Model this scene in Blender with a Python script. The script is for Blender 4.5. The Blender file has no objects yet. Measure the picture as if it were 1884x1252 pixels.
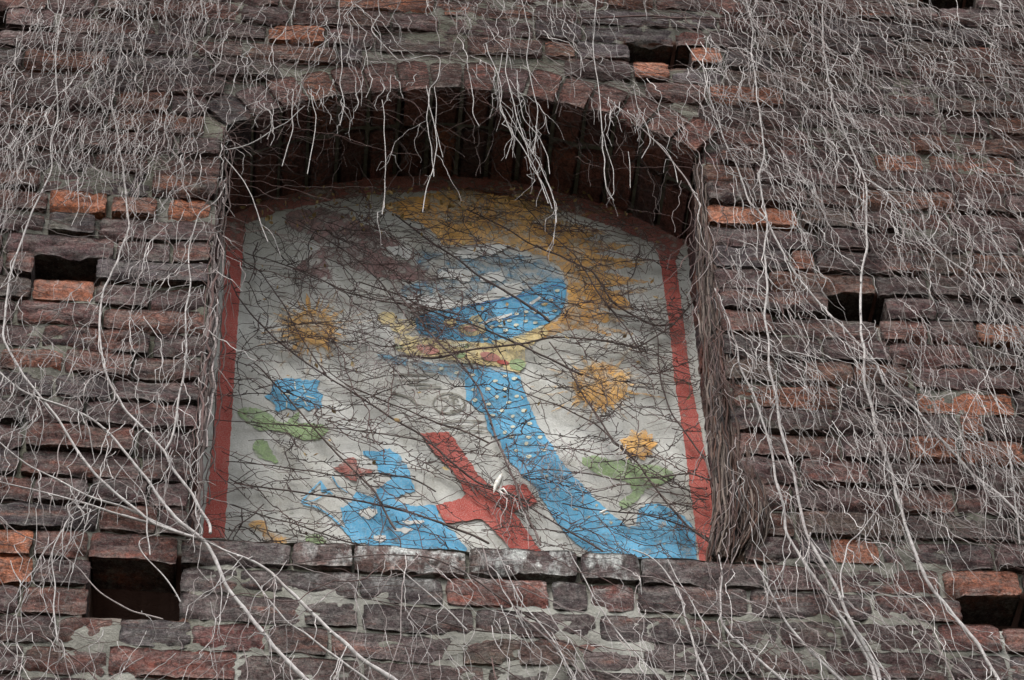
import bpy, math, random
import numpy as np
from mathutils import Vector, Matrix
from mathutils.geometry import tessellate_polygon

# ------------------------------------------------------------------ camera
sc = bpy.context.scene
F = 5000.0                                   # focal length in photo pixels (1884 wide)
v_ = np.array([-134., 4726., -F]); a_ = 70000.; b_ = (134*a_-F*F)/4726
h_ = np.array([a_, b_, -F])
AX = h_/np.linalg.norm(h_); AZ = v_/np.linalg.norm(v_); AY = np.cross(AZ, AX)
ROT = np.array([AX, AY, AZ])
TARGET = np.array([0, 0, 6.15]); CAM = TARGET-6.2*(ROT@np.array([0, 0, -1.]))
cd = bpy.data.cameras.new('camera'); cam = bpy.data.objects.new('camera', cd)
sc.collection.objects.link(cam)
m = Matrix([list(ROT[i])+[CAM[i]] for i in range(3)]+[[0, 0, 0, 1]])
cam.matrix_world = m
cd.sensor_width = 36; cd.lens = F*36/1884; cd.clip_start = .05; cd.clip_end = 500
sc.camera = cam

# ------------------------------------------------------------------ light
SUN_EL, SUN_AZ = math.radians(55), math.radians(-25)
w = bpy.data.worlds.new('World'); sc.world = w; w.use_nodes = True
nt = w.node_tree; bg = nt.nodes['Background']
sky = nt.nodes.new('ShaderNodeTexSky'); sky.sky_type = 'NISHITA'; sky.sun_disc = False
sky.sun_elevation = SUN_EL; sky.sun_rotation = math.pi-SUN_AZ
sky.air_density = 1.0; sky.dust_density = 3.0
hs = nt.nodes.new('ShaderNodeHueSaturation'); hs.inputs['Saturation'].default_value = .28
nt.links.new(sky.outputs[0], hs.inputs['Color']); nt.links.new(hs.outputs[0], bg.inputs[0])
bg.inputs[1].default_value = .15
sd = bpy.data.lights.new('sun', 'SUN'); sd.energy = 1.4; sd.angle = math.radians(16); sd.color = (1, .97, .93)
sun = bpy.data.objects.new('sun', sd); sc.collection.objects.link(sun)
sun.location = (0, -8, 12)
# sun direction: from in front of the wall (-y), high
dv = Vector((math.sin(SUN_AZ)*math.cos(SUN_EL), -math.cos(SUN_AZ)*math.cos(SUN_EL), math.sin(SUN_EL)))
sun.rotation_euler = dv.to_track_quat('Z', 'Y').to_euler()
vs = sc.view_settings; vs.view_transform = 'Standard'; vs.look = 'None'; vs.gamma = 1; vs.exposure = 1.1

# ------------------------------------------------------------------ helpers
rng = np.random.default_rng(7); random.seed(7)
col = sc.collection

def pix(u, v, y=0.):
    """point of the plane Y=y that was surveyed at photo position u, v"""
    d = ROT@np.array([u-942, 626-v, -F]); t = (y-CAM[1])/d[1]
    return CAM+t*d

def tag(o, label=None, cat=None, group=None, kind=None):
    if label: o['label'] = label
    if cat: o['category'] = cat
    if group: o['group'] = group
    if kind: o['kind'] = kind
    return o

def empty(name, loc=(0, 0, 0)):
    o = bpy.data.objects.new(name, None); o.location = loc; o.empty_display_size = .1
    col.objects.link(o); return o

def mesh_obj(name, V, Fc, mat, parent=None, attr=None, smooth=True):
    me = bpy.data.meshes.new(name)
    V = np.asarray(V, dtype=np.float32)
    if isinstance(Fc, np.ndarray):
        nf, k = Fc.shape
        me.vertices.add(len(V)); me.vertices.foreach_set('co', V.ravel())
        me.loops.add(nf*k); me.loops.foreach_set('vertex_index', Fc.ravel().astype(np.int32))
        me.polygons.add(nf); me.polygons.foreach_set('loop_start', np.arange(0, nf*k, k, dtype=np.int32))
        me.polygons.foreach_set('loop_total', np.full(nf, k, dtype=np.int32))
    else:
        me.from_pydata(V.tolist(), [], Fc)
    me.update(calc_edges=True); me.validate()
    if attr is not None and len(attr) == len(me.vertices):
        a = me.color_attributes.new('tone', 'FLOAT_COLOR', 'POINT')
        a.data.foreach_set('color', np.asarray(attr, dtype=np.float32).ravel())
    if smooth: me.polygons.foreach_set('use_smooth', [True]*len(me.polygons))
    me.materials.append(mat)
    o = bpy.data.objects.new(name, me); col.objects.link(o)
    if parent:
        o.parent = parent; o.matrix_parent_inverse = parent.matrix_world.inverted() if False else Matrix.Translation(-Vector(parent.location))
    return o

def hash3(i, j, k):
    n = (i*374761393+j*668265263+k*1274126177) & 0xffffffff
    n = ((n ^ (n >> 13))*1103515245) & 0xffffffff
    return ((n ^ (n >> 16)) & 0xffff)/65535.0

def vnoise(P, s):
    Q = np.asarray(P, dtype=np.float64)*s+1000.; I = np.floor(Q).astype(np.int64); f = Q-I; f = f*f*(3-2*f)
    r = 0
    for a in (0, 1):
        for b in (0, 1):
            for c in (0, 1):
                wt = (f[:, 0] if a else 1-f[:, 0])*(f[:, 1] if b else 1-f[:, 1])*(f[:, 2] if c else 1-f[:, 2])
                r = r+wt*hash3(I[:, 0]+a, I[:, 1]+b, I[:, 2]+c)
    return r*2-1

# ------------------------------------------------------------------ materials
class NB:
    def __init__(s, name, rough=.9):
        s.m = bpy.data.materials.new(name); s.m.use_nodes = True; s.t = s.m.node_tree
        s.p = s.t.nodes['Principled BSDF']; s.p.inputs['Roughness'].default_value = rough
        s.p.inputs['Specular IOR Level'].default_value = .25
        s.co = s.n('ShaderNodeTexCoord').outputs['Object']
    def n(s, t, **k):
        o = s.t.nodes.new(t)
        for a, b in k.items(): setattr(o, a, b)
        return o
    def l(s, a, b): s.t.links.new(a, b)
    def noise(s, scale, detail=4, rough=.55, vec=None, stretch=None, dist=0):
        v = vec or s.co
        if stretch:
            mp = s.n('ShaderNodeMapping'); mp.inputs['Scale'].default_value = stretch; s.l(v, mp.inputs[0]); v = mp.outputs[0]
        o = s.n('ShaderNodeTexNoise'); o.inputs['Scale'].default_value = scale; o.inputs['Detail'].default_value = detail
        o.inputs['Roughness'].default_value = rough; o.inputs['Distortion'].default_value = dist; s.l(v, o.inputs['Vector']); return o.outputs['Fac']
    def ramp(s, f, a, b, ca=(0, 0, 0, 1), cb=(1, 1, 1, 1)):
        r = s.n('ShaderNodeMapRange'); r.inputs['From Min'].default_value = a; r.inputs['From Max'].default_value = b
        s.l(f, r.inputs['Value']); return r.outputs[0]
    def math(s, op, a, b=None):
        o = s.n('ShaderNodeMath', operation=op)
        for i, x in enumerate((a, b)):
            if x is None: continue
            if isinstance(x, (int, float)): o.inputs[i].default_value = x
            else: s.l(x, o.inputs[i])
        return o.outputs[0]
    def mix(s, f, a, b, mode='MIX'):
        o = s.n('ShaderNodeMix', data_type='RGBA', blend_type=mode)
        for i, x in ((0, f), (6, a), (7, b)):
            if isinstance(x, (int, float)): o.inputs[i].default_value = x
            elif isinstance(x, tuple): o.inputs[i].default_value = (*x, 1) if len(x) == 3 else x
            else: s.l(x, o.inputs[i])
        return o.outputs[2]
    def bump(s, h, strength=.5, dist=.01, prev=None):
        o = s.n('ShaderNodeBump'); o.inputs['Strength'].default_value = strength; o.inputs['Distance'].default_value = dist
        s.l(h, o.inputs['Height'])
        if prev: s.l(prev, o.inputs['Normal'])
        return o.outputs[0]
    def out(s, c, nrm=None):
        if isinstance(c, tuple): s.p.inputs['Base Color'].default_value = (*c, 1)
        else: s.l(c, s.p.inputs['Base Color'])
        if nrm: s.l(nrm, s.p.inputs['Normal'])
        return s.m

def mat_brick(name, lichen=1.0, soot=0.0):
    b = NB(name, .95)
    at = b.n('ShaderNodeAttribute', attribute_name='tone')
    tone = at.outputs['Color']; al = at.outputs['Alpha']
    n1 = b.noise(9, 6, .65, stretch=(1, 1, 2.2)); n2 = b.noise(60, 5, .6, stretch=(.55, .8, 1.6)); n3 = b.noise(260, 3, .6)
    f = b.math('ADD', b.math('MULTIPLY', b.ramp(n1, .36, .62), .7), b.math('MULTIPLY', b.ramp(n2, .3, .7), .5))
    skin = b.math('MULTIPLY', b.ramp(f, .35, .85), al)           # burnt dark skin where it has not spalled
    warm = b.math('MULTIPLY', b.ramp(b.noise(7, 7, .7, stretch=(.5, 1, 2.4)), .54, .68), .65)
    tone = b.mix(warm, tone, (.30, .105, .06))
    c = b.mix(skin, tone, (.034, .022, .025))
    c = b.mix(b.math('MULTIPLY', b.ramp(n2, .48, .7), .55), c, b.mix(.5, tone, (.13, .085, .08)))
    # grey lichen / dust, more on what faces upwards
    geo = b.n('ShaderNodeNewGeometry'); sx = b.n('ShaderNodeSeparateXYZ'); b.l(geo.outputs['Normal'], sx.inputs[0])
    up = b.ramp(sx.outputs['Z'], -.15, .75)
    n4 = b.noise(38, 8, .72, stretch=(.7, 1, 1.5)); n5 = b.noise(4, 3, .5)
    g = b.math('MULTIPLY', b.ramp(b.math('ADD', b.math('ADD', n4, b.math('MULTIPLY', up, .24)), b.math('MULTIPLY', n5, .22)), .60, .80), .62*lichen)
    c = b.mix(g, c, (.175, .17, .155))
    sp = b.ramp(n3, .60, .72); c = b.mix(b.math('MULTIPLY', sp, .6*lichen), c, (.36, .35, .33))
    sm = b.math('MULTIPLY', b.ramp(b.noise(15, 10, .8), .55, .63), .6*lichen); c = b.mix(sm, c, (.19, .182, .155))
    # white efflorescence runs on the sill course
    sp2 = b.n('ShaderNodeSeparateXYZ'); b.l(b.co, sp2.inputs[0])
    band = b.math('MULTIPLY', b.ramp(sp2.outputs['Z'], 5.37, 5.47), b.ramp(sp2.outputs['Z'], 5.53, 5.51))
    inx = b.math('MULTIPLY', b.ramp(sp2.outputs['X'], -.55, -.35), b.ramp(sp2.outputs['X'], .36, .2))
    wn = b.ramp(b.noise(26, 6, .7, stretch=(1, 1, .45)), .48, .60)
    c = b.mix(b.math('MULTIPLY', b.math('MULTIPLY', band, inx), b.math('MULTIPLY', wn, .9)), c, (.50, .51, .49))
    gr = b.math('MULTIPLY', b.ramp(b.noise(7, 4), .58, .72), .35*lichen); c = b.mix(gr, c, (.095, .10, .055))
    gr2 = b.noise(150, 7, .8); mt = b.noise(34, 6, .7)
    k = b.math('ADD', b.math('MULTIPLY', b.ramp(gr2, .38, .62), 1.45), b.math('MULTIPLY', b.ramp(mt, .34, .66), .75)); k = b.math('ADD', k, .12)
    cmb = b.n('ShaderNodeCombineXYZ'); [b.l(k, cmb.inputs[i]) for i in range(3)]
    c = b.mix(1.0, c, cmb.outputs[0], 'MULTIPLY')
    dd = b.math('MULTIPLY', b.ramp(b.noise(60, 10, .85), .49, .64), .6*lichen+.05); c = b.mix(dd, c, (.20, .19, .175))
    h = b.math('ADD', b.math('ADD', b.noise(38, 9, .8, stretch=(.6, 1, 1.3)), b.math('MULTIPLY', n3, .3)), b.math('MULTIPLY', gr2, .5))
    nm = b.bump(h, 1., .014)
    return b.out(c, nm)

def mat_mortar():
    b = NB('lime_mortar', .95)
    n = b.noise(14, 6, .7); n2 = b.noise(120, 4, .7); n3 = b.noise(5, 3)
    c = b.mix(b.ramp(n, .35, .7), (.085, .08, .066), (.24, .232, .20))
    c = b.mix(b.math('MULTIPLY', b.ramp(n3, .45, .65), .45), c, (.10, .10, .06))
    c = b.mix(b.math('MULTIPLY', b.ramp(n2, .55, .75), .35), c, (.36, .35, .31))
    at = b.n('ShaderNodeAttribute', attribute_name='tone')
    c = b.mix(at.outputs['Alpha'], c, (.055, .022, .014))                 # brick core inside the open holes, darkened to paint their shade in
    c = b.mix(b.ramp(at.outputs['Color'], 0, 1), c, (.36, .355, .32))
    return b.out(c, b.bump(b.math('ADD', n, b.math('MULTIPLY', n2, .5)), .9, .01))

def mat_plaster():
    b = NB('grey_plaster', .9)
    n = b.noise(3.5, 5, .6); n2 = b.noise(95, 5, .75); n3 = b.noise(300, 2, .6); n4 = b.noise(9, 7, .75)
    c = b.mix(b.ramp(n, .3, .7), (.36, .35, .315), (.50, .50, .475))
    sp = b.n('ShaderNodeSeparateXYZ'); b.l(b.co, sp.inputs[0])
    gm_ = b.math('MULTIPLY', b.ramp(b.math('ADD', b.noise(6, 6, .7), b.ramp(sp.outputs['Z'], 6.5, 8.4)), .5, .95), .35)
    rn = b.noise(20, 6, .75, stretch=(1, 1, .12)); c = b.mix(b.math('MULTIPLY', b.ramp(rn, .52, .68), .42), c, (.25, .235, .19)); c = b.mix(gm_, c, (.17, .15, .105))
    c = b.mix(b.math('MULTIPLY', b.ramp(n4, .50, .68), .55), c, (.25, .235, .19))
    c = b.mix(b.math('MULTIPLY', b.ramp(n2, .58, .66), .6), c, (.13, .145, .11))
    c = b.mix(b.math('MULTIPLY', b.ramp(n3, .42, .7), .22), c, (.78, .77, .73))
    return b.out(c, b.bump(b.math('ADD', n2, n3), .35, .003))

def mat_paint(name, c1, c2, wear=.5, soft=.05):
    b = NB(name, .85)
    n = b.noise(5, 5, .6); n2 = b.noise(40, 6, .72); n3 = b.noise(330, 2, .6); n4 = b.noise(11, 8, .8, dist=.6)
    c = b.mix(b.ramp(n, .3, .7), c1, c2)
    st = b.noise(26, 6, .7, stretch=(1, 1, .22)); c = b.mix(b.math('MULTIPLY', b.ramp(st, .46, .68), .32), c, tuple(min(.8, q*1.25+.09) for q in c2))
    c = b.mix(b.math('MULTIPLY', b.ramp(st, .44, .30), .30), c, tuple(q*.55 for q in c1))
    c = b.mix(b.math('MULTIPLY', b.ramp(n2, .55, .72), .35), c, (.27, .25, .20))
    c = b.mix(b.math('MULTIPLY', b.ramp(n3, .45, .7), .30), c, (.50, .49, .45))
    tr = b.n('ShaderNodeBsdfTransparent'); mx = b.n('ShaderNodeMixShader')
    k = b.math('ADD', b.math('MULTIPLY', n4, .6), b.math('MULTIPLY', n2, .4))
    b.l(b.ramp(k, 1-wear-soft if wear < .5 else .5+(.5-wear)*.4-soft, (1-wear if wear < .5 else .5+(.5-wear)*.4)), mx.inputs[0])
    b.out(c, b.bump(b.math('ADD', n2, n3), .25, .003))
    b.l(b.p.outputs[0], mx.inputs[1]); b.l(tr.outputs[0], mx.inputs[2])
    b.l(mx.outputs[0], b.t.nodes['Material Output'].inputs[0])
    return b.m

def mat_bark(name, streak=1.0, dust=.3):
    b = NB(name, .85)
    at = b.n('ShaderNodeAttribute', attribute_name='tone')
    n = b.noise(70, 5, .7); n2 = b.noise(15, 3)
    c = b.mix(b.math('MULTIPLY', b.ramp(n, .40, .66), .55*streak), at.outputs['Color'], (.11, .085, .08))
    c = b.mix(b.math('MULTIPLY', b.ramp(n2, .5, .7), dust), c, (.20, .145, .135))
    return b.out(c, b.bump(n, .4, .002))

M_BR = mat_brick('weathered_brick', .68); M_SOF = mat_brick('soffit_brick', .08)
M_MO = mat_mortar(); M_PL = mat_plaster(); M_BK = mat_bark('vine_bark')

# ------------------------------------------------------------------ the wall
PITCH, SILL = .078, 5.505
XL, XR = -.695, .484
AC = np.array([-.105, 6.158]); AR = .917; RING = .112; DEPTH = .302
def arch_z(x, R=AR): return AC[1]+math.sqrt(max(R*R-(x-AC[0])**2, 0))
SPR = arch_z(XL)

holes = []      # x0,x1,z0,z1
def hole_px(u0, v0, u1, v1):
    p = pix(u0, (v0+v1)/2); q = pix(u1, (v0+v1)/2); t = pix((u0+u1)/2, v0); bt = pix((u0+u1)/2, v1)
    return [p[0], q[0], bt[2], t[2]]
def snap(h, n=1):
    k = round((h[2]+h[3])/2/PITCH-SILL/PITCH-n/2.); return [h[0], h[1], SILL+k*PITCH, SILL+(k+n)*PITCH]
HOLES = [snap(hole_px(66, 450, 178, 503)), snap(hole_px(1163, 78, 1265, 120)), snap(hole_px(168, 1030, 330, 1108), 1.5),
         snap(hole_px(1775, 1108, 1905, 1168)), snap(hole_px(-60, 0, 14, 28)), snap(hole_px(1690, -30, 1790, 8)),
         snap(hole_px(1528, 538, 1625, 575)), [*hole_px(103, 820, 116, 848)]]
HOLES[2][2] = SILL-2.8*PITCH; HOLES[2][3] = SILL-.9*PITCH
ORANGE = [(490, 600, 57, 1), (90, 200, 365, 1), (205, 292, 365, .6), (308, 388, 370, 1), (60, 178, 518, .8), (-20, 62, 1000, 1),
          (-40, 58, 1062, 1), (1165, 1235, 138, .9), (1268, 1332, 108, .9), (1302, 1472, 398, 1), (1305, 1445, 185, .8),
          (1612, 1700, 305, .8), (1710, 1875, 308, .6), (1690, 1872, 752, 1), (1528, 1622, 1026, .8), (1738, 1884, 1092, .45), (1800, 1900, 622, .8),
          (1770, 1815, 802, .8), (1675, 1765, 848, .9), (1775, 1890, 848, .7), (820, 1012, 1088, .55), (350, 492, 1176, .45), (195, 435, 1228, .5),
          (1190, 1262, 235, .7), (40, 200, 120, .4), (1480, 1570, 680, .4), (1240, 1300, 60, .3), (1085, 1170, 1088, .35), (160, 330, 1016, .25), (185, 300, 1120, .6), (1455, 1500, 480, .6), (620, 800, 5, .5), (1000, 1060, 98, .5), (1470, 1600, 860, .3), (1640, 1790, 660, .3),(1730, 1850, 1200, .3),(30,190,572,.3),(180,380,570,.35),(0,120,645,.35)]
ORB = []
for u0, u1, vv, s in ORANGE:
    p = pix(u0, vv); q = pix(u1, vv); ORB.append((int(math.floor(((p[2]+q[2])/2-SILL)/PITCH)), p[0], q[0], s))

def warp(P):
    P = np.array(P, float); q = np.stack([P[:, 0], 0*P[:, 0], P[:, 2]*.6], 1)
    k = np.clip((np.abs(P[:, 0]-AC[0])-.60)/.1, 0, 1); k = np.maximum(k, np.clip((SILL-.07-P[:, 2])/.08, 0, 1)); k = np.maximum(k, np.clip((P[:, 2]-7.2)/.08, 0, 1))
    P[:, 2] += k*(vnoise(q, 1.6)*.010+vnoise(q+9, 5)*.004); return P

class Bricks:
    def __init__(s): s.V = []; s.F = []; s.A = []; s.n = 0
    def add(s, x0, x1, z0, z1, depth, tone, skin, hi=True, yoff=0., T=None, rad=.0022, wob=.0, tilt=.0, strata=.0, bed=None):
        w, h = x1-x0, z1-z0
        if w < .012: return
        nx, nz = (max(3, int(w/.012)), 9) if hi else (2, 1)
        ov = [.0018, .010, depth] if hi else [depth]
        U = np.concatenate([-np.array(ov[::-1]), np.linspace(0, w, nx+1), w+np.array(ov)])
        W = np.concatenate([-np.array(ov[::-1]), np.linspace(0, h, nz+1), h+np.array(ov)])
        uu, ww = np.meshgrid(U, W, indexing='ij')
        x = np.clip(uu, 0, w); z = np.clip(ww, 0, h)
        dep = np.maximum(np.maximum(-uu, uu-w), np.maximum(-ww, ww-h)); dep = np.maximum(dep, 0)
        ex = np.minimum(x, w-x); ez = np.minimum(z, h-z); e = np.minimum(ex, ez)
        y = dep+rad*np.clip(1-e/(rad*1.6), 0, 1)**2*(dep <= 0)
        y += np.clip(1-(ex+ez)/(rad*3), 0, 1)*rad
        # sides pull in a little as they start: rounded arris, rounder at corners
        cr = np.clip(1-ex/.014, 0, 1)*np.clip(1-ez/.014, 0, 1)*.002
        x = x+np.where(x < w/2, cr, -cr); z = z+np.where(z < h/2, cr, -cr)
        P = np.stack([x.ravel(), y.ravel(), z.ravel()], 1)
        c = rng.normal(0, 1, 3)
        P[:, 1] += yoff+(P[:, 0]-w/2)*c[0]*.007+(P[:, 2]-h/2)*(c[1]*.03+tilt)
        P[:, 2] += (P[:, 0]-w/2)*c[2]*.010*(1 if wob == 0 else wob)
        Q = P*np.array([1, 1, 1.7])+rng.uniform(0, 50, 3)
        fr = np.exp(-dep.ravel()/.03)
        n1 = vnoise(Q, 18); n2 = vnoise(Q, 55); n3 = vnoise(Q+7, 25); n4 = vnoise(Q+9, 30)
        P[:, 1] += fr*(n1*.003+n2*.0025+vnoise(Q, 110)*.0016)
        if strata: P[:, 1] += fr*.6*strata*(vnoise(Q*np.array([.22, 1, 1.2]), 42)+.5*vnoise(Q*np.array([.3, 1, 1.])+3, 95))
        P[:, 0] += fr*(n3*.0028+.002*vnoise(Q+5, 95)); P[:, 2] += fr*(n4*.0024+.0018*vnoise(Q+2, 95))
        bt = np.clip(1-P[:, 2]/.016, 0, 1)*np.clip(n1*4-.6, 0, 1)*.012*fr+np.clip((vnoise(Q+21, 34)-.45)*4, 0, 1)*.006*fr; P[:, 1] += bt     # chipped lower arris
        P += np.array([x0, 0, z0])
        P = T(P) if T is not None else warp(P)
        a, b = uu.shape; idx = np.arange(a*b).reshape(a, b)+s.n
        s.F.append(np.stack([idx[:-1, :-1], idx[1:, :-1], idx[1:, 1:], idx[:-1, 1:]], -1).reshape(-1, 4))
        A = np.tile([*tone, skin], (len(P), 1))
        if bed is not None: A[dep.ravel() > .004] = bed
        s.V.append(P); s.A.append(A); s.n += len(P)
    def build(s, name, mat, parent): return mesh_obj(name, np.concatenate(s.V), np.concatenate(s.F), mat, parent, np.concatenate(s.A))

def rand_tone():
    r = rng.random(); k = rng.uniform(.55, 1.15)
    if r < .50: t = (.120, .066, .064)
    elif r < .74: t = (.160, .068, .053)
    elif r < .87: t = (.090, .070, .076)
    elif r < .95: t = (.22, .085, .05)
    else: t = (.14, .095, .075)
    return tuple(k*q for q in t), rng.uniform(.45, 1.0)

wall = empty('brick_wall', (-.105, 0, 0))
tag(wall, 'old dark red brick wall with deep joints, putlog holes and an arched niche', 'wall')
X0, X1, Z0, Z1 = -2.3, 2.4, 4.55, 8.6
k0 = int(math.floor((Z0-SILL)/PITCH)); k1 = int(math.ceil((Z1-SILL)/PITCH))
Z0 = SILL+k0*PITCH; Z1 = SILL+k1*PITCH
field = Bricks(); sillb = Bricks()
JT = .0095
for k in range(k0, k1):
    z0 = SILL+k*PITCH; z1 = z0+PITCH
    zc = (z0+z1)/2
    blocked = []
    if zc > SILL and z0 < SPR-.01: blocked.append((XL, XR))
    if z1 > arch_z(XL)-.02:
        zz = z0+.012; RR = AR+RING
        if zz < AC[1]+RR:
            dx = math.sqrt(max(RR*RR-(zz-AC[1])**2, 0)); 
            lo, hi = AC[0]-dx, AC[0]+dx
            lo = max(lo, XL-.045); hi = min(hi, XR+.045)
            if hi > lo: blocked.append((lo, hi))
    for hx in HOLES:
        if hx[2] < zc-.01 < hx[3]-.02 or abs((hx[2]+hx[3])/2-zc) < .02: blocked.append((hx[0], hx[1]))
    forced = sorted([(a, b, s) for kk, a, b, s in ORB if kk == k])
    ev = [(a, b, None) for a, b in blocked]+[(a, b, s) for a, b, s in forced if not any(a < bb-.01 and b > aa+.01 for aa, bb in blocked)]
    ev.sort(); merged = []
    for e in ev:
        if merged and e[0] < merged[-1][1]-.005:
            if e[2] is None and merged[-1][2] is None: merged[-1] = (merged[-1][0], max(merged[-1][1], e[1]), None)
            elif e[1] > merged[-1][1]+.02: merged.append((merged[-1][1], e[1], e[2]))
            continue
        merged.append(e)
    def put(a, b, tone, skin):
        mid = (a+b)/2; hi = -1.55 < mid < 1.65 and 4.95 < zc < 7.8
        sm = 0.35 if (zc < SILL) else 1.0
        T = sillb if (k == -1 and XL-.02 < mid < XR+.02) else field
        hgt = rng.uniform(-.003, .004); 
        jz = (.0050, .0030) if sm == 1 else (.0050, .0045)
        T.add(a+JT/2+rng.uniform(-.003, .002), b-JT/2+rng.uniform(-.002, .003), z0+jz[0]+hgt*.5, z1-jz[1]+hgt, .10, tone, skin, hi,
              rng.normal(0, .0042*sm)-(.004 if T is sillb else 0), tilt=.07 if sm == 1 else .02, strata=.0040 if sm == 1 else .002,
              bed=(.035, .016, .012, .5) if any(a < h[1]+.03 and b > h[0]-.03 and z0 < h[3]+.03 and z1 > h[2]-.03 for h in HOLES) else None)  # recess shade painted into the side faces of bricks bordering a hole
    def fill(a, b):
        x = a; st = rng.random() < .5
        while b-x > .03:
            L = .25 if st else .125
            if rng.random() < .2: st = not st
            L *= rng.uniform(.93, 1.07)
            if b-x-L < .06: L = b-x if b-x < .3 else (b-x)/2
            t, s = rand_tone()
            if zc < SILL and -.9 < x < .5: t = tuple(.45*q+.55*g for q, g in zip(t, (.115, .100, .097)))
            put(x, x+L, t, s); x += L; st = not st
    x = X0-rng.uniform(0, .2)
    for a, b, s in merged:
        if a > x: fill(x, a)
        if s is not None:
            o = (.40, .135, .065) if s > .3 else (.27, .08, .05)
            if zc < SILL-.1 and s < .6: o = (.30, .10, .085)
            t, _ = rand_tone(); put(a, b, tuple(s*p+(1-s)*q for p, q in zip(o, t)), .7*(1-s)+.30)
        x = max(x, b)
    fill(x, X1)
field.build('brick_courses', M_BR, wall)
sillb.build('sill_course', M_BR, wall)

# arch ring: voussoirs two half-bricks deep
ring = Bricks()
a0 = math.atan2(XL-AC[0], SPR-AC[1]); a1 = math.atan2(XR-AC[0], arch_z(XR)-AC[1])-.012; a0 += .012
nv = int((a1-a0)*AR/.078)
for row, (ya, dd) in enumerate(((0., .118), (.130, .166))):
    for i in range(nv):
        th = a0+(a1-a0)*(i+.5)/nv; wv = (a1-a0)*AR/nv
        t, s = rand_tone()
        if rng.random() < .55: t = (.165, .066, .052)
        if row: t = tuple(1.6*q for q in t)
        if row: t = tuple(.8*q for q in t)
        def T(P, th=th, wv=wv, ya=ya):
            r = AR+P[:, 2]; tt = th+(P[:, 0]-wv/2)/AR
            return np.stack([AC[0]+r*np.sin(tt), P[:, 1]+ya, AC[1]+r*np.cos(tt)], 1)
        ring.add(.0045, wv-.0045, 0, RING-.006, dd, t, s*.8, True, rng.normal(0, .004), T)
ro = ring.build('arch_ring', M_SOF, wall)
# front face of the ring keeps lichen: second slot by position
ro.data.materials.append(M_BR)
cen = np.empty(len(ro.data.polygons)*3); ro.data.polygons.foreach_get('center', cen); cen = cen.reshape(-1, 3)
ro.data.polygons.foreach_set('material_index', (cen[:, 1] < .014).astype(np.int32))

# jamb bricks behind the face bricks
jb = Bricks()
for k in range(0, int((SPR-SILL)/PITCH)+1):
    z0 = SILL+k*PITCH
    for side in (0, 1):
        segs = ((.0, .118), (.124, .302)) if k % 2 else ((.0, .302),)
        for ya, yb in segs:
            t, s = rand_tone()
            def T(P, side=side, ya=ya, yb=yb):
                x = XL-.0+P[:, 1]*-1 if side == 0 else XR+P[:, 1]
                y = ya+P[:, 0] if side == 0 else ya+P[:, 0]
                return np.stack([x, y, P[:, 2]], 1)
            jb.add(.004 if ya else .02, yb-ya-.004, z0+.006, z0+PITCH-.006, .05, t, s, True, 0., T)
jb.build('jamb', M_SOF, wall)

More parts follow.
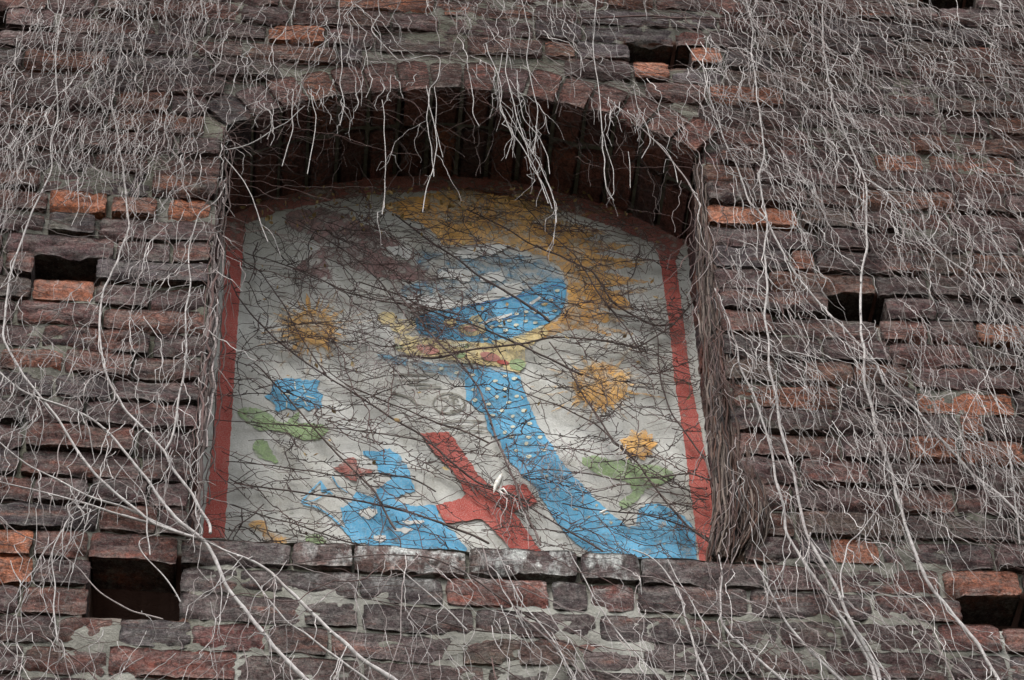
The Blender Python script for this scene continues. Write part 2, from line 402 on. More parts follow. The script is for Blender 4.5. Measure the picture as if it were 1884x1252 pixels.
# mortar bed: relief sheet behind the brick faces
def mortar():
    cs = .013
    xs = np.arange(X0-.1, X1+.1, cs); zs = np.arange(Z0, Z1, cs)
    gx, gz = np.meshgrid(xs, zs, indexing='ij'); P = np.stack([gx.ravel(), 0*gx.ravel(), gz.ravel()], 1)
    n = vnoise(P, 6); n2 = vnoise(P, 35); n3 = vnoise(P, 90)
    y = .0140+.012*n+.005*n2+.0025*n3; y = np.maximum(y, .001)
    low = np.clip((SILL-.05-P[:, 2])/.1, 0, 1)*np.clip((1.25-np.abs(P[:, 0]-.1))/.4, 0, 1)
    y = y*(1-low)+low*(.0045+.004*n2+.0025*n3)
    hol = np.zeros(len(P))
    for a, b, c, d in HOLES:
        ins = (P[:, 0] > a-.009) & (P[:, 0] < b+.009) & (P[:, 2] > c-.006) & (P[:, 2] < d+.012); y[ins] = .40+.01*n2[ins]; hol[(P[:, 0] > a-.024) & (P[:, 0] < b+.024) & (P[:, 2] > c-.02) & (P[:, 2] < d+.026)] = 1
    P[:, 1] = y
    P = warp(P)
    a, b = gx.shape; idx = np.arange(a*b).reshape(a, b)
    Fq = np.stack([idx[:-1, :-1], idx[1:, :-1], idx[1:, 1:], idx[:-1, 1:]], -1).reshape(-1, 4)
    fc = P[Fq].mean(1)
    inn = (fc[:, 0] > XL-.004) & (fc[:, 0] < XR+.004) & (fc[:, 2] > SILL) & (np.hypot(fc[:, 0]-AC[0], fc[:, 2]-AC[1]) < AR+.006) 
    inn |= (fc[:, 0] > XL-.004) & (fc[:, 0] < XR+.004) & (fc[:, 2] > SILL) & (fc[:, 2] < SPR-.02)
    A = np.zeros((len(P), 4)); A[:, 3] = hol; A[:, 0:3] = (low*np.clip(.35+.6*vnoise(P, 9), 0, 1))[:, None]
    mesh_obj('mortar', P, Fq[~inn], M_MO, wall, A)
    # mortar behind the soffit and the jambs (lines the niche)
    V = []; Fc = []; th = np.linspace(a0, a1, 90); ys = np.linspace(.012, .345, 12)
    for t in th:
        for yy in ys: V.append((AC[0]+(AR+.009)*math.sin(t), yy, AC[1]+(AR+.009)*math.cos(t)))
    for i in range(89):
        for j in range(11): q = i*12+j; Fc.append((q, q+12, q+13, q+1))
    V = np.array(V); V[:, 2] += vnoise(V, 40)*.003
    for x in (XL-.012, XR+.012):
        b0 = len(V); zz = np.linspace(SILL-.02, SPR+.05, 60); g = np.array([(x, yy, z) for z in zz for yy in ys]); g[:, 0] += vnoise(g, 40)*.004
        V = np.concatenate([V, g])
        for i in range(59):
            for j in range(11): q = b0+i*12+j; Fc.append((q, q+12, q+13, q+1))
    A = np.zeros((len(V), 4)); mesh_obj('niche_mortar', V, Fc, M_MO, wall, A)
    # ledge top
    g = []; nx, ny = 90, 14
    for i in range(nx+1):
        for j in range(ny+1): g.append((XL-.01+(XR-XL+.02)*i/nx, .004+.33*j/ny, SILL-.004))
    g = np.array(g); g[:, 2] += vnoise(g, 30)*.005+.012*np.clip(g[:, 1]/.3, 0, 1)
    Fc = [(i*(ny+1)+j, (i+1)*(ny+1)+j, (i+1)*(ny+1)+j+1, i*(ny+1)+j+1) for i in range(nx) for j in range(ny)]
    A = np.zeros((len(g), 4)); A[:, :3] = .3; mesh_obj('sill_bed', g, Fc, M_MO, wall, A)
mortar()

# the plainer rest of the wall around the surveyed patch
def mat_plainbrick():
    b = NB('plain_brickwork', .95)
    mp = b.n('ShaderNodeMapping'); mp.inputs['Rotation'].default_value = (math.pi/2, 0, 0); b.l(b.co, mp.inputs[0])
    t = b.n('ShaderNodeTexBrick'); b.l(mp.outputs[0], t.inputs['Vector']); t.inputs['Scale'].default_value = 1
    t.inputs['Brick Width'].default_value = .25; t.inputs['Row Height'].default_value = .078; t.inputs['Mortar Size'].default_value = .006
    t.inputs['Color1'].default_value = (.12, .06, .05, 1); t.inputs['Color2'].default_value = (.07, .045, .045, 1); t.inputs['Mortar'].default_value = (.2, .19, .16, 1)
    c = b.mix(b.math('MULTIPLY', b.ramp(b.noise(6, 8, .7), .45, .7), .6), t.outputs['Color'], (.15, .14, .13))
    return b.out(c, b.bump(b.math('ADD', b.math('MULTIPLY', t.outputs['Fac'], -1), b.noise(40, 6)), .8, .01))
M_PB = mat_plainbrick()
def boxes(bs):
    V = []; Fc = []
    for x0, x1, y0, y1, z0, z1 in bs:
        b = len(V); V += [(x, y, z) for x in (x0, x1) for y in (y0, y1) for z in (z0, z1)]
        Fc += [tuple(b+i for i in f) for f in ((0, 1, 3, 2), (4, 6, 7, 5), (0, 4, 5, 1), (2, 3, 7, 6), (0, 2, 6, 4), (1, 5, 7, 3))]
    return V, Fc
V, Fc = boxes([(-9, X0-.12, 0, .4, 0, 11), (X1+.1, 9, 0, .4, 0, 11), (X0-.12, X1+.1, .002, .54, 0, Z0-.002), (X0-.12, X1+.1, .002, .54, Z1+.002, 11), (X0-.12, X1+.1, .55, .66, Z0-.002, Z1+.002)])
mesh_obj('outer_brickwork', V, Fc, M_PB, wall, smooth=False)

b = NB('ground_soil', .95)
gm = b.out(b.mix(b.ramp(b.noise(1.5, 8, .7), .35, .65), (.03, .035, .02), (.06, .055, .04)), b.bump(b.noise(20, 6), .6, .03))
g = mesh_obj('ground', [(-120, -160, 0), (120, -160, 0), (120, 90, 0), (-120, 90, 0)], [(0, 1, 2, 3)], gm, smooth=False); tag(g, kind='structure')

# ------------------------------------------------------------------ the mural
MY = .298
mural = empty('mural', (-.105, MY, SILL))
tag(mural, 'peeling painting of blue dotted figure, red cross and yellow flowers inside the arched niche', 'mural')
def plaster():
    n = 60; V = []; Fc = []
    for i in range(n+1):
        x = XL-.01+(XR-XL+.02)*i/n; zt = arch_z(x, AR+.008)
        for j in range(n+1): V.append((x, MY, SILL-.01+(zt-SILL+.01)*j/n))
    V = np.array(V)
    for i in range(n):
        for j in range(n): q = i*(n+1)+j; Fc.append((q, q+n+1, q+n+2, q+1))
    mesh_obj('plaster_panel', V, Fc, M_PL, mural)
plaster()
RED = mat_paint('red_paint', (.33, .052, .04), (.40, .075, .055), .34, .08)
REDW = mat_paint('worn_red_paint', (.28, .07, .055), (.28, .1, .08), .39, .14)
BLUE = mat_paint('blue_paint', (.065, .28, .46), (.10, .335, .52), .36, .12)
BLUEW = mat_paint('flaking_blue_paint', (.09, .29, .46), (.18, .37, .50), .46, .16)
ORN = mat_paint('ochre_paint', (.68, .33, .055), (.70, .40, .13), .40, .20)
ORNW = mat_paint('worn_ochre_paint', (.62, .33, .09), (.62, .40, .18), .44, .2)
GRN = mat_paint('green_paint', (.21, .30, .13), (.25, .34, .17), .34, .2)
MAU = mat_paint('mauve_paint', (.21, .115, .11), (.27, .16, .15), .40, .15)
CRM = mat_paint('cream_paint', (.60, .46, .20), (.62, .50, .26), .38, .15)
PINK = mat_paint('rose_paint', (.42, .13, .11), (.48, .24, .20), .38, .15)
PLP = mat_paint('bare_plaster_patch', (.50, .49, .45), (.60, .60, .57), .30, .05)
GREY = mat_paint('grey_line_paint', (.14, .13, .10), (.20, .19, .16), .33, .2)
DOT = mat_paint('pale_dot_paint', (.50, .50, .38), (.60, .58, .45), .2, .1)

def ragged(pts, rag=1.3, step=4.):
    out = []
    n = len(pts)
    for i in range(n):
        p = np.array(pts[i], float); q = np.array(pts[(i+1) % n], float); L = np.linalg.norm(q-p); k = max(1, int(L/step))
        nr = np.array([-(q-p)[1], (q-p)[0]])/(L+1e-6)
        for j in range(k):
            o = (rng.normal(0, rag*.6)+math.sin(j*.9+i)*rag*.5)
            out.append(p+(q-p)*j/k+nr*o*(1 if (j or rag) else 0))
    return out
def chaikin(pts, n=1):
    for _ in range(n):
        o = []
        for i in range(len(pts)):
            p = np.array(pts[i], float); q = np.array(pts[(i+1) % len(pts)], float); o += [p*.75+q*.25, p*.25+q*.75]
        pts = o
    return pts
def Z(pts, ox, oy, s): return [(ox+x/s, oy+y/s) for x, y in pts]
def paint(name, polys, layer, mat, rag=1.3, smooth=0, parent=None, step=4.):
    V = []; Fc = []
    for ip, pts in enumerate(polys):
        pts = chaikin(pts, smooth) if smooth else pts
        pts = ragged(pts, rag, step) if rag else [np.array(p, float) for p in pts]
        vv = [Vector(pix(u, v, MY-.0012*layer-.00006*(ip % 18))) for u, v in pts]
        fl = [Vector((p.x, p.z, 0)) for p in vv]
        b = len(V); V += [tuple(p) for p in vv]
        for t in tessellate_polygon([fl]): Fc.append(tuple(b+i for i in t))
    par = parent or mural
    o = mesh_obj(name, V, Fc, mat, None, smooth=False)
    o.parent = par
    base = Vector(mural.location); o.matrix_parent_inverse = Matrix.Translation(-base) if par is mural else Matrix.Identity(4)
    return o
def paints(name, polys, *a, **k):
    for p in polys: paint(name, [p], *a, **k)
def ell(cx, cy, rx, ry, n=20, rot=0):
    return [(cx+rx*math.cos(t)*math.cos(rot)-ry*math.sin(t)*math.sin(rot), cy+rx*math.cos(t)*math.sin(rot)+ry*math.sin(t)*math.cos(rot)) for t in [2*math.pi*i/n for i in range(n)]]
def line(pts, wd):
    L = []; R = []
    for i, p in enumerate(pts):
        p = np.array(p, float); q = np.array(pts[min(i+1, len(pts)-1)], float)-np.array(pts[max(i-1, 0)], float); q /= np.linalg.norm(q)+1e-9
        n = np.array([-q[1], q[0]])*wd/2; L.append(p+n); R.append(p-n)
    return L+R[::-1]
def star(cx, cy, rx, ry, n, inner=.6, jit=.25, w=.35):
    """petalled flower as separate tapering strokes round a core"""
    P = [ell(cx, cy, rx*inner, ry*inner, 22)]
    for i in range(n):
        a = 2*math.pi*(i+rng.uniform(-.3, .3))/n; r = rng.uniform(1-jit, 1+jit*.6); da = w*math.pi/n*2*rng.uniform(.6, 1.3)
        c = lambda aa, k: (cx+rx*k*math.cos(aa), cy+ry*k*math.sin(aa))
        P.append([c(a-da, inner*.7), c(a-da*.6, r*.8), c(a, r), c(a+da*.6, r*.8), c(a+da, inner*.7)])
    return P

bl = paint('border_band', [[(416, 462), (447, 458), (440, 560), (431, 700), (422, 840), (413, 990), (372, 990), (388, 850), (401, 700), (410, 560)]], 1, RED, .8)
bl['label'] = 'left red painted border stripe'
br_ = paint('border_band', [[(1214, 478), (1243, 478), (1258, 596), (1271, 700), (1289, 788), (1311, 906), (1325, 1040), (1288, 1040), (1271, 906), (1255, 788), (1241, 700), (1231, 596)]], 1, RED, .8)
br_['label'] = 'right red painted border stripe'
paint('border_band', [[(416, 462), (400, 380), (480, 340), (590, 318), (700, 304), (850, 298), (970, 312), (1080, 338), (1170, 370), (1262, 415), (1262, 440), (1243, 478), (1214, 478), (1203, 450), (1130, 418), (1050, 392), (950, 364), (850, 350), (720, 354), (620, 367), (520, 388), (452, 412), (447, 458)]], 1, REDW, 1.6)['label'] = 'worn red painted stripe curving under the arch'
paint('painted_cloud', [[(524, 392), (590, 380), (645, 398), (690, 425), (740, 448), (700, 462), (722, 476), (770, 490), (800, 500), (818, 512), (790, 522), (760, 517), (720, 513), (680, 505), (640, 492), (600, 478), (612, 512), (560, 512), (538, 496), (560, 478), (592, 452), (560, 430), (528, 415)]], 1, MAU, 2.2)
sun_rays = [[(700, 380), (745, 366), (850, 345), (930, 352), (1000, 372), (1040, 385), (1010, 400), (1050, 410), (1085, 420), (1120, 428), (1070, 440), (1165, 452), (1095, 466), (1185, 488), (1110, 500), (1195, 520), (1110, 528), (1150, 548), (1168, 572), (1100, 566), (1152, 592), (1090, 592), (1125, 618), (1060, 604), (1020, 616), (985, 628), (960, 640), (975, 606), (1025, 590), (1045, 560), (1045, 520), (1030, 492), (1000, 472), (950, 456), (900, 448), (850, 452), (815, 452), (800, 430), (775, 412), (735, 398)]]
paint('painted_sun_rays', sun_rays, 1, ORN, 2.0)
paints('painted_ray', [line([(1020, 400), (1070, 396), (1150, 378)], 5), line([(1060, 540), (1120, 540), (1190, 534)], 7), line([(1060, 480), (1150, 478), (1200, 482)], 6), line([(1040, 600), (1120, 606), (1165, 615)], 6), line([(900, 400), (960, 372), (1040, 372)], 8)], 1.5, ORNW, 1.2)
hd = paint('painted_headscarf', [[(1043, 530), (1037, 570), (1018, 588), (985, 608), (945, 625), (920, 635), (880, 630), (815, 623), (775, 618), (762, 600), (766, 582), (800, 573), (850, 562), (900, 552), (960, 540), (1000, 520), (1035, 510)]], 2, BLUE, 1.5, 1)
paint('painted_headscarf', [[(762, 458), (800, 464), (840, 468), (870, 462), (905, 458), (962, 470), (1002, 480), (1030, 498), (1043, 530), (1010, 545), (960, 550), (900, 556), (800, 573), (775, 556), (745, 548), (735, 532), (775, 515), (800, 505), (765, 490)]], 1.6, BLUEW, 1.5, 1)
paints('flaked_patch', [[(738, 548), (772, 540), (800, 548), (850, 552), (880, 545), (930, 522), (960, 520), (968, 532), (950, 545), (900, 552), (862, 562), (830, 568), (800, 572), (760, 566)],
                        [(810, 500), (850, 493), (872, 505), (862, 518), (820, 512), (805, 510)], [(840, 462), (900, 448), (940, 452), (905, 470), (860, 476), (838, 472)], [(700, 455), (740, 452), (760, 462), (755, 478), (725, 470)], [(880, 505), (925, 500), (930, 515), (890, 520)]], 3, PLP, 2.4)
paints('flaked_patch', [line([(885, 600), (900, 590), (925, 583), (942, 578)], 5), line([(975, 560), (985, 553), (994, 547)], 5)], 3.2, PLP, .6)
gar = [(724, 616), (772, 619), (818, 627), (852, 629), (910, 632), (935, 624), (985, 604), (1000, 598), (1010, 612), (985, 630), (964, 646), (967, 668), (956, 688), (916, 675), (875, 669), (833, 664), (787, 658), (757, 656), (730, 644)]
gr_ = paint('painted_garland', [gar, ell(712, 585, 16, 12), ell(742, 600, 24, 14), ell(876, 588, 12, 8), ell(828, 594, 12, 8), ell(868, 606, 26, 12), ell(918, 629, 12, 5)], 3, CRM, 1.4)
paint('rose', [ell(787, 643, 22, 8, 16, .2)], 4, PINK, 1.0); paint('rose', [ell(865, 605, 13, 6)], 4, PINK, 1.0); paint('rose', [ell(902, 657, 20, 8, 16, .25)], 4, PINK, 1.0); paint('rose', [ell(926, 667, 12, 4, 14, .2)], 4.3, RED, .8)
paints('garland_leaf', [ell(732, 638, 9, 5), ell(845, 653, 12, 6), ell(952, 671, 15, 11), ell(855, 636, 10, 4)], 4, GRN, 1.0)
paint('pale_stitch', [line([(840+i*3.4, 659+i*.5), (841+i*3.4, 667+i*.5)], 1.8) for i in range(9)]+[line([(826+i*3.6, 634-i*.4), (826+i*3.6, 641-i*.4)], 2) for i in range(9)], 4.4, DOT, 0)
paint('painted_collar', [[(692, 650), (756, 662), (800, 668), (850, 672), (900, 676), (955, 692), (956, 700), (860, 700), (845, 706), (818, 690), (785, 684), (760, 676), (700, 668)], line([(735, 655), (700, 668), (690, 672)], 5)], 2, BLUEW, 1.6)
K = 3.384
sc1 = Z([(50, 70), (70, 30), (300, 50), (390, 70), (420, 170), (450, 240), (500, 370), (560, 460), (610, 530), (640, 590), (700, 660), (770, 740), (850, 830), (960, 930), (1060, 1010), (1120, 1010), (1130, 910), (1190, 870), (1270, 870), (1350, 910), (1430, 960), (1480, 1030), (1503, 1260), (1400, 1260), (1100, 1230), (820, 1170), (720, 1100), (660, 1030), (600, 950), (540, 850), (480, 760), (390, 670), (310, 580), (270, 480), (200, 420), (170, 300), (110, 270), (60, 220)], 840, 670, K)
paint('painted_scarf', [sc1], 2.5, BLUE, 1.3)
dots = [(240, 105), (195, 155), (300, 155), (250, 205), (375, 200), (325, 240), (285, 290), (105, 160), (420, 290), (350, 325), (450, 455), (435, 495), (545, 535), (340, 450), (225, 320), (115, 225), (200, 250), (360, 90), (300, 75), (455, 370), (350, 390), (300, 425), (520, 455), (450, 575), (370, 540)]
dots2 = [(815, 955), (1090, 990), (930, 930), (690, 800), (1345, 1055), (1240, 890), (1400, 1010), (780, 865), (620, 780), (700, 720), (560, 700), (900, 1080), (1000, 1120), (780, 1030), (1330, 940), (1180, 990), (840, 1040), (1160, 1090), (1290, 1120), (960, 990), (640, 660), (740, 905), (870, 880), (560, 620), (1420, 1140)]
paint('pale_dot', [ell(*p, rng.uniform(3.6, 5.2), rng.uniform(2.6, 3.6), 12) for p in Z(dots, 840, 670, K)], 3.5, DOT, .5, step=3)
paint('pale_dot', [ell(*p, rng.uniform(2.6, 6.5), rng.uniform(1.8, 3.8), 12) for p in Z(dots2, 840, 670, K)], 3.5, mat_paint('tan_dot_paint', (.36, .34, .24), (.42, .38, .26), .46, .1), .9, step=3)
paint('pale_dot', [ell(*p, 4.6, 2.6, 12) for p in [(950, 578), (968, 574), (986, 575), (920, 590), (937, 590), (950, 598), (967, 591), (985, 594), (905, 602), (920, 600), (1000, 560), (1014, 552), (1025, 535), (1020, 572), (1005, 585), (995, 602), (930, 608), (893, 624), (800, 612), (841, 686), (870, 690), (812, 678)]], 3.5, DOT, .5, step=3)
paint('knot_hole', [ell(1218, 965, 9, 8, 14)], 3.8, mat_paint('tan_paint', (.30, .24, .17), (.36, .32, .26), .45, .1), 1.2)
# lower left figure
bd = Z([(1240, 525), (1320, 590), (1370, 680), (1380, 740), (1400, 790), (1330, 810), (1270, 840), (1330, 875), (1430, 885), (1520, 880), (1560, 960), (1650, 1060), (1720, 1150), (1700, 1200), (1540, 1200), (1310, 1200), (1250, 1150), (1020, 1110), (960, 1040), (940, 900), (1000, 860), (1040, 790), (1100, 820), (1150, 840), (1160, 780), (1260, 710), (1170, 670), (1160, 600), (1080, 570), (1075, 540), (1160, 545)], 350, 670, K)
paint('painted_robe', [bd], 2, BLUE, 1.8)
paints('flaked_patch', [Z(ell(1110, 930, 60, 32), 350, 670, K), Z(ell(1330, 1035, 60, 14), 350, 670, K), Z(ell(1180, 1085, 40, 22), 350, 670, K), Z(ell(1390, 985, 70, 12), 350, 670, K)], 3, PLP, 2.2)
paint('painted_line', [line(Z([(690, 860), (750, 790), (812, 728)], 350, 670, K), 2.5), line(Z([(700, 868), (800, 895), (880, 950), (960, 1030)], 350, 670, K), 3), line(Z([(812, 728), (850, 780), (885, 810)], 350, 670, K), 2.2), line(Z([(690, 860), (770, 850), (860, 800)], 350, 670, K), 2), Z([(812, 735), (850, 775), (885, 805), (845, 795), (815, 795)], 350, 670, K), line(Z([(885, 700), (920, 760), (980, 800)], 350, 670, K), 2)], 2.6, BLUE, .4)
paint('painted_red_leaf', [Z([(890, 650), (930, 625), (985, 580), (1030, 590), (1040, 640), (1150, 660), (1120, 690), (1050, 700), (1040, 740), (980, 712), (950, 680)], 350, 670, K)], 3, REDW, 1.5)
paint('red_stain', [Z([(1040, 720), (1130, 700), (1250, 715), (1170, 770), (1160, 830), (1060, 790)], 350, 670, K)], 1.2, mat_paint('faint_pink_paint', (.42, .33, .29), (.48, .40, .36), .5, .2), 2)
# red cross
paint('painted_red_cross', [[(773, 797), (826, 795), (862, 846), (880, 874), (905, 896), (967, 891), (990, 925), (945, 942), (972, 980), (1002, 1024), (953, 1024), (905, 972), (885, 955), (820, 963), (802, 930), (848, 917), (858, 910), (835, 868), (800, 835)]], 3.6, RED, 1.1)
# flowers and leaves
paint('painted_blue_flower', [Z([(540, 100), (600, 88), (640, 85), (700, 100), (760, 100), (805, 105), (790, 160), (832, 195), (815, 235), (820, 275), (770, 270), (740, 290), (700, 262), (650, 292), (600, 275), (540, 300), (525, 245), (465, 205), (500, 180), (510, 140)], 350, 670, K)], 2, BLUE, 1.5)
paint('flower_petal_line', [line(Z(p, 350, 670, K), 1.8) for p in ([(650, 110), (655, 160)], [(700, 130), (720, 180)], [(690, 200), (650, 230)], [(720, 200), (780, 215)], [(560, 180), (620, 190)], [(600, 230), (600, 270)], [(700, 215), (730, 265)])], 2.8, DOT, .3)
paints('painted_leaf', [Z([(285, 285), (340, 268), (410, 272), (500, 310), (535, 350), (600, 372), (640, 320), (670, 296), (690, 305), (650, 372), (740, 365), (850, 385), (862, 420), (800, 480), (700, 472), (620, 435), (500, 405), (440, 425), (330, 350)], 350, 670, K), Z([(400, 480), (470, 460), (500, 540), (565, 625), (430, 595), (390, 540)], 350, 670, K), Z([(705, 1070), (780, 1050), (850, 1095), (830, 1130), (720, 1120)], 350, 670, K)], 2, GRN, 1.5, 1)
paints('painted_leaf', [Z([(760, 590), (850, 565), (980, 610), (1050, 590), (1120, 620), (1250, 630), (1370, 680), (1330, 730), (1260, 752), (1180, 770), (1130, 850), (1070, 900), (1020, 890), (1010, 850), (1100, 800), (1080, 740), (1000, 722), (850, 680)], 840, 670, K)], 2, GRN, 1.5, 1)
paint('painted_yellow_flower', star(574, 602, 76, 58, 23, .55, .2, .28), 2, ORN, 1.2)
paint('painted_yellow_flower', star(580, 612, 96, 72, 26, .4, .35, .16), 1.6, ORNW, 1.2)
paint('painted_yellow_flower', star(1106, 708, 76, 62, 21, .66, .2, .3), 2, ORN, 1.2)
paint('painted_yellow_flower', star(1102, 710, 112, 80, 26, .45, .3, .16), 1.6, ORNW, 1.2)
paint('painted_yellow_flower', star(1174, 819, 38, 31, 9, .72, .12, .5), 2.8, ORN, 1.2)
paint('painted_yellow_flower', [Z([(360, 1000), (385, 975), (430, 970), (470, 985), (485, 1035), (530, 1055), (615, 1085), (600, 1120), (480, 1120), (450, 1050), (400, 1030)], 350, 670, K)], 2, ORN, 1.4)
paint('scarf_fold', [line([(850, 566), (900, 556), (950, 546), (985, 540)], 2.2), line([(905, 596), (950, 580), (1000, 556), (1030, 545)], 1.8), line([(952, 582), (985, 580), (1012, 592)], 1.6), line([(945, 552), (975, 560), (1000, 572)], 1.5), line([(1000, 530), (1020, 524), (1038, 528)], 2)], 3.4, mat_paint('deep_blue_paint', (.03, .13, .34), (.05, .18, .40), .38, .15), .4)
paint('pale_crack', [line([(790, 515), (815, 511), (845, 512), (880, 506), (905, 510)], 1.6), line([(865, 557), (890, 548), (925, 546), (960, 538)], 1.5), line([(800, 545), (830, 552), (860, 553)], 1.3)], 3.3, mat_paint('crack_line', (.10, .09, .075), (.14, .12, .10), .36, .1), .5)
# faint grey lettering: ring with a sign in it, box and double lines
rg = ell(826, 742, 29, 19, 30)
paint('grey_emblem', [line(rg+[rg[0]], 3), line([(812, 756), (824, 744), (842, 728)], 3.4), line([(826, 729), (838, 731), (843, 737), (834, 742), (846, 746), (848, 753), (836, 757), (828, 756)], 3.2), line([(834, 729), (836, 757)], 3), line([(810, 734), (820, 733), (826, 737)], 3)], 2.2, GREY, .5)
paint('grey_line', [line([(735, 690), (802, 690), (802, 708), (748, 706)], 3), line([(730, 700), (790, 699)], 2.6), line([(770, 714), (812, 712)], 2.4), line([(812, 779), (850, 773), (900, 776)], 3), line([(812, 788), (860, 783), (905, 788)], 3), line([(820, 797), (870, 792), (898, 796)], 2.4), line([(722, 722), (755, 732), (775, 752)], 4), line([(1030, 690), (985, 690)], 2)], 2.2, GREY, .6)

# ------------------------------------------------------------------ vines
class Tubes:
    def __init__(s): s.V = []; s.F = []; s.A = []; s.n = 0
    def add(s, P, R, tint, sides=5):
        P = np.asarray(P, float); n = len(P)
        if n < 2: return
        R = np.broadcast_to(np.asarray(R, float), (n,))
        T = np.gradient(P, axis=0); T /= np.linalg.norm(T, axis=1)[:, None]+1e-12
        ref = np.array([.1, -1., .05]); N = np.cross(T, ref); N /= np.linalg.norm(N, axis=1)[:, None]+1e-9; B = np.cross(T, N)
        th = np.arange(sides)*2*math.pi/sides
        ring = (N[:, None, :]*np.cos(th)[None, :, None]+B[:, None, :]*np.sin(th)[None, :, None])*R[:, None, None]+P[:, None, :]
        idx = np.arange(n*sides).reshape(n, sides)+s.n
        a = idx[:-1]; b = idx[1:]
        s.F.append(np.stack([a, np.roll(a, -1, 1), np.roll(b, -1, 1), b], -1).reshape(-1, 4))
        s.V.append(ring.reshape(-1, 3)); s.A.append(np.tile([*tint, 1], (n*sides, 1))); s.n += n*sides
    def build(s, name, parent=None, mat=None):
        return mesh_obj(name, np.concatenate(s.V), np.concatenate(s.F), mat or M_BK, parent, np.concatenate(s.A))

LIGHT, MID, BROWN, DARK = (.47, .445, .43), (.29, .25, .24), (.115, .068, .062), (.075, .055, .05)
def jt(c, j=.18):
    k = 1+rng.normal(0, j); return tuple(max(.01, q*k) for q in c)

def walk(x, z, y, ang, length, r, kink=.32, seg=.024, bow=.02, drift=0., curl=0., ymin=-.14):
    """jointed shoot: ang measured in the wall plane from straight down, + to the right; bends at its nodes, curves between them"""
    st = .0085; n = max(4, int(length/st)); P = [(x, y, z)]; a = ang; s = rng.choice([-1, 1]); nxt = seg*rng.uniform(.3, 1.4)
    bw = rng.uniform(.3, 1)*bow; acc = 0; base = ang; w_ = 0.
    for i in range(n):
        acc += st
        if acc > nxt:
            acc = 0; nxt = seg*rng.uniform(.5, 2.1); s = -s if rng.random() < .75 else s
            a = base+s*abs(rng.normal(0, kink)); w_ = rng.normal(0, .08)
        base += curl/n+rng.normal(0, .022)-drift*base*.03
        a += w_+(base-a)*.05
        x += math.sin(a)*st; z -= math.cos(a)*st; y += rng.normal(0, st*.15)-bw/n*(2.2 if i < n*.55 else -1.3)
        y = max(min(y, P[0][1]+.004), ymin)
        P.append((x, y, z))
    P = np.array(P); R = r*np.linspace(1, .6, len(P))*rng.uniform(.92, 1.12, len(P))
    return P, R

def over_hole(P):
    return rng.random() < .9 and any(((P[:, 0] > h[0]-.01) & (P[:, 0] < h[1]+.01) & (P[:, 2] > h[2]-.03) & (P[:, 2] < h[3]+.02)).any() for h in HOLES)

def shoot(T, x, z, y, ang, length, r, tint, depth=1, **k):
    P, R = walk(x, z, y, ang, length, r, **k)
    if over_hole(P): return
    T.add(P, R, tint, 5 if r > .0016 else 4)
    if depth > 0:
        for i in range(2, len(P)-1):
            if rng.random() < .035:
                kk = dict(k); shoot(T, P[i][0], P[i][2], P[i][1], ang*.6+rng.choice([-1, 1])*rng.uniform(.10, .38), length*rng.uniform(.3, .7), r*.8, tint, depth-1, **kk)
            elif rng.random() < .06:     # bud nub
                a = rng.uniform(-1.6, 1.6); d = np.array([math.sin(a), rng.uniform(-.8, .1), -math.cos(a)])*rng.uniform(.004, .010)
                T.add([P[i], P[i]+d], [r*.9, r*.7], tint, 4)

# ---- random shoots over the wall face
def in_niche(x, z, mrg=0.):
    return XL+mrg < x < XR-mrg and SILL < z and (z < SPR-.05 or math.hypot(x-AC[0], z-AC[1]) < AR-mrg)
def dens_px(p):   # photo position of a wall point
    c = ROT.T@(np.array(p)-CAM); return 942-F*c[0]/c[2], 626+F*c[1]/c[2]

def at_hole(x, z): return any(h[0]-.05 < x < h[1]+.02 and h[2]-.02 < z < h[3]+.06 for h in HOLES)
def near_open(x, z):
    if any(h[0]-.02 < x < h[1]+.02 and h[2]-.02 < z < h[3]+.22 for h in HOLES): return True
    return XL-.05 < x < XR+.05 and z > 6.7 and math.hypot(x-AC[0], z-AC[1]) < AR+.20
stuff_l, stuff_r, stuff_t, stuff_b = Tubes(), Tubes(), Tubes(), Tubes()
def pick(x, z):
    if z < SILL-.02 and -.75 < x < .55: return stuff_b
    if z > 6.95 and -.7 < x < .6: return stuff_t
    return stuff_l if x < -.1 else stuff_r

